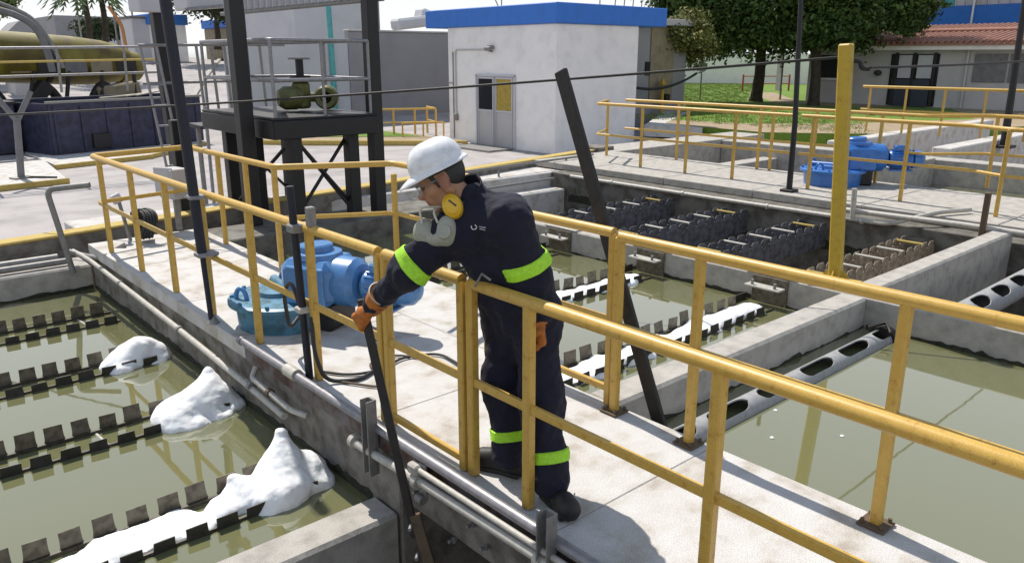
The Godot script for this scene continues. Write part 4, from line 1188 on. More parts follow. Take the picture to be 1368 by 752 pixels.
func build_foam() -> void:
	var W := -0.535
	# heaps at the ends of the left troughs: long axis along the trough
	foam_heap("low white foam heap at the end of the third left trough", [[Vector3(1.74, W + 0.02, -6.74), Vector3(0.17, 0.2, 0.13)], [Vector3(1.62, W, -6.73), Vector3(0.15, 0.15, 0.13)], [Vector3(1.88, W, -6.74), Vector3(0.12, 0.14, 0.12)], [Vector3(1.54, W, -6.72), Vector3(0.08, 0.07, 0.11)]], W, 0.016, 3)
	foam_heap("tall rounded white foam heap at the end of the second left trough", [[Vector3(1.83, W + 0.03, -5.44), Vector3(0.17, 0.2, 0.14)], [Vector3(1.68, W, -5.4), Vector3(0.18, 0.19, 0.16)], [Vector3(1.54, W, -5.37), Vector3(0.13, 0.15, 0.16)], [Vector3(1.82, W + 0.06, -5.44), Vector3(1.87, W + 0.26, -5.5), 0.17, 0.035], [Vector3(1.72, W, -5.27), Vector3(0.16, 0.035, 0.11)], [Vector3(1.95, W, -5.42), Vector3(0.09, 0.13, 0.11)]], W, 0.016, 8)
	foam_heap("large peaked white foam heap at the end of the nearest left trough", [[Vector3(1.78, W + 0.03, -4.04), Vector3(0.16, 0.19, 0.14)], [Vector3(1.62, W, -4.0), Vector3(0.17, 0.14, 0.16)], [Vector3(1.74, W + 0.06, -4.04), Vector3(1.79, W + 0.32, -4.12), 0.19, 0.03], [Vector3(1.92, W + 0.02, -4.05), Vector3(0.1, 0.15, 0.12)], [Vector3(1.5, W + 0.02, -4.08), Vector3(1.47, W + 0.14, -4.12), 0.12, 0.03], [Vector3(1.66, W, -3.87), Vector3(0.11, 0.1, 0.07)], [Vector3(1.36, W, -4.03), Vector3(0.11, 0.085, 0.11)]], W, 0.014, 21)
	foam_heap("flat white foam lying inside the nearest left trough", [[Vector3(1.16, W, -4.03), Vector3(0.15, 0.055, 0.12)], [Vector3(0.98, W, -4.03), Vector3(0.13, 0.035, 0.11)], [Vector3(0.82, W, -4.02), Vector3(0.11, 0.03, 0.1)], [Vector3(0.66, W, -4.01), Vector3(0.1, 0.022, 0.08)], [Vector3(0.5, W, -4.0), Vector3(0.1, 0.02, 0.08)]], W, 0.014, 33)
	foam_heap("torn strip of white foam inside the trough beside the pale cross beam", [[Vector3(5.25, -0.27, -3.65), Vector3(0.22, 0.07, 0.13)], [Vector3(5.55, -0.27, -3.66), Vector3(0.2, 0.085, 0.14)], [Vector3(5.8, -0.27, -3.66), Vector3(0.17, 0.075, 0.13)], [Vector3(6.05, -0.27, -3.66), Vector3(0.16, 0.085, 0.13)], [Vector3(4.95, -0.27, -3.65), Vector3(0.2, 0.04, 0.12)], [Vector3(4.5, -0.27, -3.64), Vector3(0.25, 0.05, 0.12)], [Vector3(4.1, -0.27, -3.64), Vector3(0.25, 0.06, 0.13)], [Vector3(3.7, -0.27, -3.64), Vector3(0.24, 0.05, 0.13)]], -0.28, 0.02, 40)
	foam_heap("small scraps of white foam on the middle right trough", [[Vector3(5.55, -0.27, -5.04), Vector3(0.22, 0.05, 0.12)], [Vector3(5.95, -0.27, -5.05), Vector3(0.2, 0.07, 0.13)], [Vector3(4.95, -0.27, -5.02), Vector3(0.14, 0.05, 0.1)], [Vector3(5.2, -0.27, -5.05), Vector3(0.16, 0.04, 0.1)]], -0.28, 0.022, 47)
	foam_heap("small white foam clump on the trough behind the worker", [[Vector3(5.75, -0.26, -6.4), Vector3(0.14, 0.08, 0.1)]], -0.28, 0.022, 52)
	var fl := [Vector3(4.39, -0.257, -2.38), Vector3(4.03, -0.257, -2.19), Vector3(4.37, -0.257, -1.92)]
	for k in 3:
		solo("foam_fleck", B().lathe([Vector2(0, 0.006), Vector2(0.007, 0.005), Vector2(0.013, 0)], fl[k], Basis(), 10), M.foam, ["upper left", "lower left", "rightmost"][k] + " of the tiny white foam flecks on the right green tank", "foam", "foam flecks on the right tank")

# ---------------------------------------------------------------- buildings and yard
func build_white_house() -> void:
	var t := thing("pump_house", "white flat roofed building with a broad blue parapet and double door", "building", Vector3(18.1, -0.85, -19.2))
	obj("wall", B().span(Vector3(16.38, -0.85, -21.8), Vector3(20.0, 2.86, -16.68), 0.02), M.white, t)
	obj("parapet", B().span(Vector3(16.28, 2.86, -22.9), Vector3(21.25, 3.42, -16.58), 0.02), M.band, t)
	obj("roof", B().span(Vector3(16.5, 3.3, -22.7), Vector3(21.1, 3.44, -16.8)), M.offwhite, t)
	O = t.position
	# double door in the left face; the wall has a shallow recess frame
	var x := 16.36
	var d := obj("door", B().span(Vector3(x - 0.02, -0.83, -19.33), Vector3(x + 0.015, 1.34, -18.46), 0.005), M.offwhite, t)
	var d2 := obj("door", B().span(Vector3(x - 0.02, -0.83, -20.22), Vector3(x + 0.015, 1.34, -19.36), 0.005), M.offwhite, t)
	for q in [[d, -19.27, -18.52, M.shade], [d2, -20.16, -19.42, M.window]]:
		var g := MeshInstance3D.new()
		g.name = "pane"
		q[0].add_child(g)
		g.mesh = B().span(Vector3(x - 0.026, 0.32, q[1]), Vector3(x - 0.021, 1.28, q[2])).mesh(t.position)
		g.material_override = q[3]
		var fr := MeshInstance3D.new()
		fr.name = "frame"
		q[0].add_child(fr)
		var fb := B()
		fb.bar(Vector3(x - 0.03, 0.3, q[1]), Vector3(x - 0.03, 0.3, q[2]), 0.03, 0.05).bar(Vector3(x - 0.03, 1.3, q[1]), Vector3(x - 0.03, 1.3, q[2]), 0.03, 0.05)
		fb.bar(Vector3(x - 0.03, -0.8, q[1]), Vector3(x - 0.03, 1.3, q[1]), 0.03, 0.05).bar(Vector3(x - 0.03, -0.8, q[2]), Vector3(x - 0.03, 1.3, q[2]), 0.03, 0.05)
		fr.mesh = fb.mesh(t.position)
		fr.material_override = M.pale_grey
	obj("door_frame", B().bar(Vector3(x - 0.005, 1.38, -20.3), Vector3(x - 0.005, 1.38, -18.4), 0.06, 0.07).bar(Vector3(x - 0.005, -0.85, -20.27), Vector3(x - 0.005, 1.38, -20.27), 0.06, 0.06).bar(Vector3(x - 0.005, -0.85, -18.42), Vector3(x - 0.005, 1.38, -18.42), 0.06, 0.06), M.pale_grey, t)
	obj("wall_lamp", B().box(Vector3(x - 0.12, 2.2, -19.5), Vector3(0.22, 0.12, 0.26), Basis(Vector3.BACK, 0.3), 0.02).tube([Vector3(x, 2.1, -19.5), Vector3(x - 0.12, 2.12, -19.5)], 0.03, 8), M.dull_steel, t)
	obj("conduit", B().tube(bend([Vector3(x - 0.02, 0.1, -21.35), Vector3(x - 0.02, 2.16, -21.35), Vector3(x - 0.02, 2.16, -19.55)], 0.1), 0.022, 8), M.offwhite, t)
	obj("meter_box", B().box(Vector3(x - 0.04, 0.0, -21.35), Vector3(0.1, 0.22, 0.16), Basis(), 0.01), M.dull_steel, t)
	obj("hatch_frame", B().bar(Vector3(x - 0.01, -0.7, -21.5), Vector3(x - 0.01, 2.1, -21.5), 0.02, 0.03).bar(Vector3(x - 0.01, 1.1, -21.78), Vector3(x - 0.01, 1.1, -21.5), 0.02, 0.03), M.dull_steel, t)
	obj("aerial", B().tube([Vector3(18.0, 3.4, -21), Vector3(17.6, 4.6, -21.4)], 0.02, 6).tube([Vector3(18.05, 3.4, -21), Vector3(18.05, 4.9, -21)], 0.02, 6), M.dull_steel, t)
	obj("aerial", B().tube([Vector3(19.6, 3.4, -18), Vector3(19.6, 5.0, -18)], 0.02, 6), M.dull_steel, t)
	var rf := B()
	rf.tube([Vector3(19.0, 3.8, -16.9), Vector3(21.2, 3.8, -17.2)], 0.02, 6)
	for k in 5: rf.tube([Vector3(19.1 + k * 0.5, 3.4, -16.92 - k * 0.07), Vector3(19.15 + k * 0.5, 3.85, -16.92 - k * 0.07)], 0.018, 6)
	obj("roof_rail", rf, M.dull_steel, t)
	var gs := thing("door_grating", "grey ribbed step plate in front of the double door of the white building", "grating", Vector3(15.9, -0.85, -19.2))
	for k in 9:
		obj("slat", B().box(Vector3(15.3 + k * 0.115, -0.81, -19.3), Vector3(0.07, 0.05, 1.9), Basis(), 0.006), M.dull_steel, gs)
	solo("door_step", B().span(Vector3(14.9, -0.85, -21.2), Vector3(16.3, -0.78, -20.4), 0.01), M.deck, "pale concrete step beside the double door of the white building", "step")
	# annex behind
	var a := thing("annex", "shaded tan and grey annex building behind the white building, half under the trees", "building", Vector3(24, -0.85, -23))
	obj("wall", B().span(Vector3(20.8, -0.85, -27), Vector3(27.4, 3.1, -20.3), 0.02), M.greywall, a)
	obj("wall_panel", B().span(Vector3(25.05, 0.2, -20.31), Vector3(26.5, 3.1, -20.24), 0.01), M.tan, a)
	obj("roof", B().span(Vector3(20.6, 3.1, -27.2), Vector3(27.7, 3.35, -20.0), 0.02), M.offwhite, a)
	obj("vent", B().box(Vector3(24.9, 1.5, -20.26), Vector3(0.25, 0.5, 0.08), Basis(), 0.01), M.black, a)
	var yp := thing("yellow_pipe_stand", "yellow valve pipe standing against the annex wall", "pipe", Vector3(25.6, -0.4, -20))
	obj("riser", B().tube([Vector3(25.5, -0.4, -19.95), Vector3(25.5, 1.1, -19.95)], 0.07, 10), M.post_yellow, yp)
	obj("flange", B().tube([Vector3(25.5, 0.9, -19.95), Vector3(25.5, 0.97, -19.95)], 0.15, 14), M.post_yellow, yp)
	obj("valve_body", B().box(Vector3(25.72, 0.35, -19.9), Vector3(0.22, 0.35, 0.22), Basis(), 0.04), M.black, yp)
	solo("slack_hose", B().tube(sag(Vector3(22.6, 1.1, -19.9), Vector3(27.2, 1.3, -19.6), 0.45, 16), 0.05, 8), M.rubber, "slack black hose hanging across the annex wall", "hose")

func build_right_building() -> void:
	var t := thing("red_roofed_building", "low white building with a red tiled roof and a dark doorway", "building", Vector3(38, -0.15, -8))
	obj("wall", B().span(Vector3(36.0, -0.15, -19.6), Vector3(41, 2.25, 6), 0.02), M.offwhite, t)
	obj("fascia", B().span(Vector3(35.5, 2.2, -19.9), Vector3(36.1, 2.44, 6.2), 0.02), M.white, t)
	obj("doorway", B().span(Vector3(35.96, -0.1, -15.75), Vector3(36.02, 2.05, -13.75)), M.window, t)
	obj("door", B().span(Vector3(35.9, -0.12, -15.6), Vector3(35.95, 1.0, -14.0), 0.01), mat(Color(0.03, 0.04, 0.06), 0.5), t)
	for q in [-15.5, -14.75, -13.9]:
		obj("door_post", B().span(Vector3(35.88, -0.1, q - 0.06), Vector3(35.955, 2.1, q + 0.06), 0.01), M.dark_bar, t)
	obj("door_pane", B().span(Vector3(35.93, 1.05, -15.4), Vector3(35.945, 2.0, -14.85)), M.pale_grey, t)
	obj("door_pane", B().span(Vector3(35.93, 1.05, -14.6), Vector3(35.945, 2.0, -14.0)), M.pale_grey, t)
	for q in [[-12.4, -11.2], [-11.1, -9.9], [-9.8, -8.0]]:
		var wdw := obj("window", B().span(Vector3(35.93, 0.95, q[0]), Vector3(35.99, 2.05, q[1]), 0.01), M.shutter, t)
	obj("window", B().span(Vector3(35.95, 1.0, -19.0), Vector3(36.01, 2.0, -18.0), 0.01), M.window, t)
	obj("window_sill", B().span(Vector3(35.85, 0.9, -19.1), Vector3(36.0, 0.98, -17.9), 0.01), M.white, t)
	# tiles: rows of half round tiles down the slope
	var rise := 0.85
	var rf := obj("roof", B().quad_slab(Vector3(35.4, 2.46, -19.9), Vector3(35.4, 2.46, 6.2), Vector3(41.5, 2.46 + rise, 6.2), Vector3(41.5, 2.46 + rise, -19.9), 0.08), M.tile, t)
	var row := B()
	var z := -19.8
	while z < -4.0:
		row.tube([Vector3(35.38, 2.5, z), Vector3(41.4, 2.5 + rise, z)], 0.075, 7)
		z += 0.24
	var rr := MeshInstance3D.new()
	rr.name = "tile_rows"
	rf.add_child(rr)
	rr.mesh = row.mesh(t.position)
	rr.material_override = M.tile
	rr.set_meta("kind", "stuff")
	obj("tile_ridge", B().tube([Vector3(38.6, 3.03, -16.0), Vector3(38.6, 3.03, 6.2)], 0.11, 8), M.tile, t)
	obj("downpipe", B().tube([Vector3(35.9, -0.1, -12.65), Vector3(35.9, 2.2, -12.65)], 0.05, 8), M.offwhite, t)
	obj("wall_lamp", B().lathe([Vector2(0, 0.14), Vector2(0.14, 0.08), Vector2(0.16, -0.05), Vector2(0.0, -0.14)], Vector3(35.8, 1.25, -16.2), Basis(), 12), M.black, t)
	# warehouse behind: blue band and ribbed white cladding with coloured stripes
	var w := thing("warehouse", "tall white ribbed warehouse with a blue band above the red roofed building", "building", Vector3(48, -0.15, -6))
	obj("wall", B().span(Vector3(44.2, -0.15, -23), Vector3(60, 10.0, 14), 0.02), M.offwhite, w)
	obj("blue_band", B().span(Vector3(44.05, 2.6, -23.1), Vector3(44.19, 4.35, 14), 0.01), M.band, w)
	z = -23.0
	var k := 0
	var panel := B().span(Vector3(-0.05, 0, 0.0), Vector3(0.0, 5.6, 0.44), 0.02).mesh()
	var rib := B().span(Vector3(-0.1, 0, -0.03), Vector3(0.0, 5.6, 0.03), 0.012).mesh()
	while z < 2.0:
		var m: StandardMaterial3D = M.pale_grey if k % 5 else M.offwhite
		if k >= 0 and k < 4: m = M.sky_panel
		elif k == 8 or k == 9 or k == 12: m = M.teal
		piece("cladding_panel", panel, m, Transform3D(Basis(), Vector3(44.19, 4.36, z)), w)
		piece("cladding_rib", rib, m, Transform3D(Basis(), Vector3(44.19, 4.36, z)), w)
		z += 0.5
		k += 1
	obj("flood_pipe", B().tube([Vector3(44.0, 3.5, -15.6), Vector3(44.0, 6.5, -15.6)], 0.05, 6), M.white, w)
	# long pale wall beyond the lawn
	solo("garden_wall", B().bar(Vector3(50, 0.9, -46), Vector3(64, 0.9, -26), 0.25, 2.5, 0.02), M.white, "long low white wall beyond the lawn", "wall")
	var b := thing("notice_board", "tall grey slab standing right behind the nearer lawn tree", "sign board", Vector3(36.2, -0.15, -21.8))
	obj("board", B().box(Vector3(36.9, 1.35, -21.6), Vector3(0.08, 2.1, 1.0), Basis(Vector3.UP, -0.8), 0.02), M.shutter, b)
	obj("leg", B().tube([Vector3(36.8, -0.15, -21.4), Vector3(36.8, 0.4, -21.4)], 0.05, 8), M.dull_steel, b)
	var s := thing("garden_sign", "small round sign on a thin pole standing in the lawn", "sign", Vector3(33, -0.15, -23))
	obj("pole", B().tube([Vector3(33.0, -0.15, -23.5), Vector3(33.0, 1.7, -23.5)], 0.035, 8), M.dull_steel, s)
	obj("plate", B().tube([Vector3(32.95, 1.45, -23.45), Vector3(32.9, 1.45, -23.4)], 0.24, 18), M.pale_grey, s)
	var rb := thing("red_barrier", "low red rail barrier in front of the pale wall", "barrier", Vector3(46, -0.15, -27))
	for q in [Vector3(44.6, -0.15, -28.6), Vector3(47.0, -0.15, -26.8)]:
		obj("leg", B().tube([q, q + Vector3.UP * 1.0], 0.06, 8), mat(Color(0.35, 0.06, 0.04), 0.6), rb)
	for h in [0.45, 0.9]:
		obj("bar", B().tube([Vector3(44.6, -0.15 + h, -28.6), Vector3(47.0, -0.15 + h, -26.8)], 0.04, 8), mat(Color(0.4, 0.2, 0.16), 0.6), rb)

func house(label: String, x0: float, x1: float, z: float, depth: float, y: float, h: float, m: Material, band: Material, bh: float, wins: Array) -> void:
	var t := thing("far_building", label, "building", Vector3((x0 + x1) * 0.5, y, z - depth * 0.5))
	obj("wall", B().span(Vector3(x0, y - 1.0, z - depth), Vector3(x1, y + h, z), 0.03), m, t)
	if band: obj("parapet", B().span(Vector3(x0 - 0.15, y + h, z - depth - 0.15), Vector3(x1 + 0.15, y + h + bh, z + 0.15), 0.03), band, t)
	for q in wins:
		obj("window", B().span(Vector3(q[0], q[1], z - 0.05), Vector3(q[0] + q[2], q[1] + q[3], z + 0.02)), M.window, t)

func build_far() -> void:
	# grey wall and the stretch left of it, sunlight put in as paler grey
	var t := thing("yard_wall", "tall plain grey wall left of the white building, with a stretch coloured paler for sunlight and a teal downpipe", "wall", Vector3(17, -0.85, -30))
	obj("wall", B().span(Vector3(17.4, -1.2, -30.3), Vector3(23.5, 2.95, -30.0), 0.02), M.greywall, t)
	obj("sunlit_tone_wall", B().span(Vector3(12.2, -1.2, -30.32), Vector3(17.39, 2.55, -30.03), 0.02), M.pale_grey, t)
	obj("coping", B().span(Vector3(17.4, 2.951, -30.4), Vector3(23.5, 3.03, -29.94), 0.02), M.offwhite, t)
	obj("downpipe", B().tube([Vector3(16.6, -0.8, -29.95), Vector3(16.55, 5.2, -29.97)], 0.11, 10), M.teal, t)
	house("tall light grey block rising behind the grey yard wall", 20.3, 25.2, -40.5, 8, 0.2, 5.4, M.pale_grey, null, 0, [])
	house("small white kiosk with a blue parapet at the top of the street", 19.2, 21.6, -60, 4, 2.4, 1.7, M.white, M.band, 0.7, [[20.2, 3.55, 0.5, 0.35], [20.5, 3.0, 0.35, 0.35], [19.5, 3.0, 0.25, 0.3]])
	house("long low building with a blue parapet behind the tall black columns", 25.2, 28.9, -60, 6, 2.4, 1.65, M.tan, M.band, 0.62, [])
	house("white annexe with a blue parapet and a dark panel", 29.0, 31.5, -59.6, 6, 2.3, 1.85, M.white, M.band, 0.6, [[29.4, 3.75, 1.3, 0.35]])
	house("far grey block at the left above the yellow drum", 19.8, 27.6, -90, 8, 3.2, 2.6, M.greywall, null, 0, [])
	house("pale far shed beside the grey block", 23.6, 27.0, -84, 4, 3.2, 0.9, M.pale_grey, null, 0, [])
	house("small grey roofed hut at the far left", 6.9, 8.0, -40, 1.6, 1.2, 1.6, M.offwhite, null, 0, [])
	solo("hut_roof", B().slab(PackedVector2Array([Vector2(6.75, 2.8), Vector2(8.1, 2.95), Vector2(7.9, 3.5), Vector2(7.35, 3.35)]), Vector3(0, 0, -39.6), 2.2, Basis(Vector3(1, 0, 0), Vector3(0, 0, -1), Vector3(0, 1, 0))), M.greywall, "sloping grey roof of the small hut at the far left", "roof")
	solo("orange_fence_post", B().tube(bend([Vector3(17.4, 2.2, -60), Vector3(17.3, 4.0, -60), Vector3(16.6, 5.2, -60)], 0.4), 0.12, 8), mat(Color(0.5, 0.22, 0.08), 0.7), "rust orange curved post left of the white kiosk", "post")
	house("pale grey cabinet building left of the black column", 18.1, 19.3, -60.5, 3, 2.4, 2.1, M.pale_grey, M.shutter, 0.15, [])
	for k in 4:
		var x: float = [14.2, 16.0, 16.9, 18.4][k]
		solo("street_pole", B().tube([Vector3(x, 2.0, -58 - k), Vector3(x - 0.1, 9.0, -58 - k)], 0.06, 6), M.dull_steel, ["first", "second", "third", "fourth"][k] + " from the left of the thin grey poles along the street", "pole", "thin poles along the street")
	solo("wall_debris", B().box(Vector3(22.3, 3.5, -32.0), Vector3(2.6, 0.5, 0.8), Basis(Vector3.BACK, 0.12), 0.1).box(Vector3(23.2, 3.7, -32.4), Vector3(1.2, 0.6, 0.8), Basis(Vector3.BACK, -0.3), 0.1).tube([Vector3(21, 3.2, -32), Vector3(24, 3.9, -32)], 0.05, 6), M.pale_grey, "pale scrap metal heaped behind the grey yard wall", "scrap")
	solo("street_pole", B().tube([Vector3(20.2, 2.0, -32), Vector3(20.2, 6.0, -32)], 0.03, 6), M.dull_steel, "thin grey pole standing behind the grey yard wall", "pole")

func build_steel_tower() -> void:
	var t := thing("steel_platform", "black steel valve platform on braced legs beyond the handrail", "platform", Vector3(4.8, 0, -9.8))
	var y1 := 1.27
	obj("deck_plate", B().span(Vector3(4.02, y1 - 0.03, -10.9), Vector3(5.42, y1, -8.72), 0.006), M.black, t)
	for q in [[Vector3(4.02, 1.13, -8.75), Vector3(5.42, 1.13, -8.75)], [Vector3(4.02, 1.13, -10.87), Vector3(5.42, 1.13, -10.87)], [Vector3(4.05, 1.13, -8.72), Vector3(4.05, 1.13, -10.9)], [Vector3(5.39, 1.13, -8.72), Vector3(5.39, 1.13, -10.9)]]:
		obj("edge_beam", B().bar(q[0], q[1], 0.09, 0.215, 0.008), M.black, t)
	for q in [Vector3(4.3, 0, -8.82), Vector3(5.12, 0, -8.9), Vector3(4.3, 0, -10.75), Vector3(5.15, 0, -10.75), Vector3(4.12, 0, -9.5)]:
		obj("leg", B().span(q + Vector3(-0.075, -0.14 if q.z < -10 else -0.02, -0.075), q + Vector3(0.075, 1.03, 0.075), 0.008), M.black, t)
	for q in [[Vector3(4.3, 0.95, -8.95), Vector3(4.3, 0.05, -10.6)], [Vector3(5.13, 0.95, -10.7), Vector3(5.13, 0.05, -9.0)], [Vector3(4.3, 0.95, -10.75), Vector3(5.1, 0.1, -10.75)], [Vector3(4.35, 0.1, -8.9), Vector3(5.1, 1.0, -8.95)], [Vector3(4.35, 1.0, -8.87), Vector3(5.1, 0.12, -8.93)]]:
		obj("brace", B().bar(q[0], q[1], 0.035, 0.035, 0.004), M.black, t)
	# grey guard rail on the platform
	var gr := thing("platform_guard_rail", "grey guard rail round the top of the black valve platform", "handrail", Vector3(4.8, y1, -9.8))
	for h in [0.42, 0.87]:
		obj("rail", B().tube(bend([Vector3(5.36, y1 + h, -8.78), Vector3(4.08, y1 + h, -8.78), Vector3(4.08, y1 + h, -10.84)], 0.05), 0.024, 10), M.steel, gr)
		obj("rail", B().tube([Vector3(4.08, y1 + h, -10.84), Vector3(5.36, y1 + h, -10.84), Vector3(5.36, y1 + h, -8.78)], 0.02, 8), M.steel, gr)
	for q in [Vector3(4.08, y1, -8.78), Vector3(4.08, y1, -9.8), Vector3(4.72, y1, -8.78), Vector3(5.36, y1, -8.78), Vector3(5.36, y1, -9.9), Vector3(4.08, y1, -10.84), Vector3(4.7, y1, -10.84)]:
		obj("post", B().tube([q, q + Vector3.UP * 0.87], 0.02, 10), M.steel, gr)
	# valve pump standing on it
	var v := thing("olive_valve", "olive green motor valve with two round bells standing on the platform", "valve", Vector3(4.95, y1, -9.7))
	var ax := Basis(Vector3.UP, -2.2) * Basis(Vector3.BACK, -PI / 2)
	obj("bell", B().lathe([Vector2(0.075, -0.1), Vector2(0.075, 0.0), Vector2(0.13, 0.01), Vector2(0.155, -0.03), Vector2(0.155, -0.16), Vector2(0.11, -0.24), Vector2(0.0, -0.3)], Vector3(5.13, y1 + 0.17, -9.5), ax, 24), M.olive, v)
	obj("link_pipe", B().tube([Vector3(4.7, y1 + 0.17, -9.8), Vector3(5.2, y1 + 0.17, -9.65)], 0.06, 12), M.olive, v)
	obj("bell", B().lathe([Vector2(0.0, 0.05), Vector2(0.1, 0.03), Vector2(0.15, -0.05), Vector2(0.15, -0.2), Vector2(0.09, -0.28)], Vector3(4.62, y1 + 0.17, -9.75), Basis(Vector3.UP, 2.9) * Basis(Vector3.BACK, -PI / 2), 20), M.olive, v)
	obj("body", B().box(Vector3(4.9, y1 + 0.2, -9.72), Vector3(0.2, 0.34, 0.18), Basis(Vector3.UP, 0.5), 0.03), M.olive, v)
	obj("bonnet", B().lathe([Vector2(0, 0.3), Vector2(0.05, 0.28), Vector2(0.05, 0.08), Vector2(0.13, 0.08), Vector2(0.13, 0.0)], Vector3(4.9, y1 + 0.37, -9.72), Basis(), 16), M.black, v)
	var hw := []
	for k in 21: hw.append(Vector3(4.9 + cos(TAU * k / 20) * 0.13, y1 + 0.66, -9.72 + sin(TAU * k / 20) * 0.13))
	obj("handwheel", B().tube(hw, 0.012, 8, false).tube([Vector3(4.77, y1 + 0.66, -9.72), Vector3(5.03, y1 + 0.66, -9.72)], 0.01, 6), M.dull_steel, v)
	# tall black columns and the sheet above
	var r := thing("steel_canopy", "tall black columns carrying a corrugated sheet above the valve platform", "canopy", Vector3(4.6, 0, -9.8))
	for q in [[Vector3(3.86, -0.02, -9.15), 0.17], [Vector3(5.46, -0.02, -8.86), 0.16], [Vector3(4.72, -0.14, -11.1), 0.16], [Vector3(3.6, -0.14, -10.75), 0.14]]:
		var p: Vector3 = q[0]
		obj("column", B().span(p + Vector3(-q[1] * 0.5, 0, -q[1] * 0.5), p + Vector3(q[1] * 0.5, 3.6 if q[1] > 0.15 else 1.3, q[1] * 0.5), 0.01), M.black, r)
	for k in 24:
		var a := Vector3(4.62, 2.55, -11.2).lerp(Vector3(5.55, 2.66, -8.8), k / 23.0)
		obj("corrugation", B().bar(a, a + Vector3.UP * 0.9, 0.075, 0.03, 0.006, Vector3(0.93, 0, -2.4).normalized()), M.pale_grey, r)
	obj("sheet", B().bar(Vector3(4.64, 3.0, -11.22), Vector3(5.57, 3.1, -8.78), 0.012, 0.86), M.pale_grey, r)
	obj("gutter", B().bar(Vector3(4.58, 2.52, -11.3), Vector3(5.6, 2.64, -8.75), 0.07, 0.05, 0.01), M.dull_steel, r)
	obj("top_beam", B().bar(Vector3(3.86, 3.25, -9.15), Vector3(4.72, 3.25, -11.1), 0.12, 0.14, 0.01), M.black, r)
	# floodlight head and the thick column at the left
	var c := thing("black_column", "thick black column with a grey box at its top behind the navy mast", "column", Vector3(4.6, -0.85, -14))
	obj("column", B().bar(Vector3(4.68, -0.85, -14), Vector3(4.6, 4.0, -14), 0.24, 0.2, 0.01, Vector3.BACK), M.black, c)
	obj("box", B().box(Vector3(4.42, 2.95, -13.9), Vector3(0.46, 0.62, 0.3), Basis(Vector3.UP, 0.3), 0.02), M.pale_grey, c)
	var fl := thing("grey_tank_box", "grey sheet metal box hanging left of the front black column at the top edge", "box", Vector3(4.8, 2.5, -12.5))
	obj("shell", B().box(Vector3(4.85, 2.95, -12.6), Vector3(0.75, 0.6, 0.6), Basis(Vector3.BACK, 0.1), 0.03), M.pale_grey, fl)
	obj("rim", B().bar(Vector3(4.45, 2.62, -12.3), Vector3(5.25, 2.72, -12.3), 0.05, 0.04, 0.008), M.steel, fl)
	# ladder
	var l := thing("ladder", "grey steel ladder leaning beside the thick black column", "ladder", Vector3(4.1, -0.85, -13))
	var A0 := Vector3(4.25, -0.85, -13)
	var A1 := Vector3(4.0, 2.1, -13.1)
	for s in [0.0, 0.24]:
		obj("stile", B().tube([A0 + Vector3(s, 0, 0), A1 + Vector3(s, 0, 0)], 0.022, 8), M.steel, l)
	for k in 9:
		var p := A0.lerp(A1, (k + 0.6) / 9.4)
		obj("rung", B().tube([p, p + Vector3(0.24, 0, 0)], 0.014, 8), M.steel, l)
	# grey rail between ladder and tower
	var g := thing("grey_handrail", "thin grey rails between the ladder and the black tower", "handrail", Vector3(5, -0.85, -13))
	for h in [1.55, 2.12]:
		obj("rail", B().tube([Vector3(4.0, h, -13.2), Vector3(5.5, h + 0.02, -13.0), Vector3(6.3, h + 0.02, -13.0)], 0.022, 8), M.dull_steel, g)
	for x in [4.85, 5.08, 5.3, 5.9]:
		obj("post", B().tube([Vector3(x, 0.9, -13.0), Vector3(x - 0.04, 2.12, -13.0)], 0.024, 8), M.dull_steel, g)
	obj("walk_plate", B().bar(Vector3(4.6, 0.88, -13), Vector3(6.3, 0.88, -13), 0.8, 0.05, 0.01), M.black, g)
	for x in [4.7, 6.2]: obj("post", B().tube([Vector3(x, -0.85, -13.0), Vector3(x, 0.88, -13.0)], 0.04, 8), M.dull_steel, g)
	solo("thin_standpipe", B().tube([Vector3(4.68, -0.85, -12.6), Vector3(4.7, 1.2, -12.6)], 0.028, 8), M.steel, "thin grey standpipe behind the far end rail", "pipe")

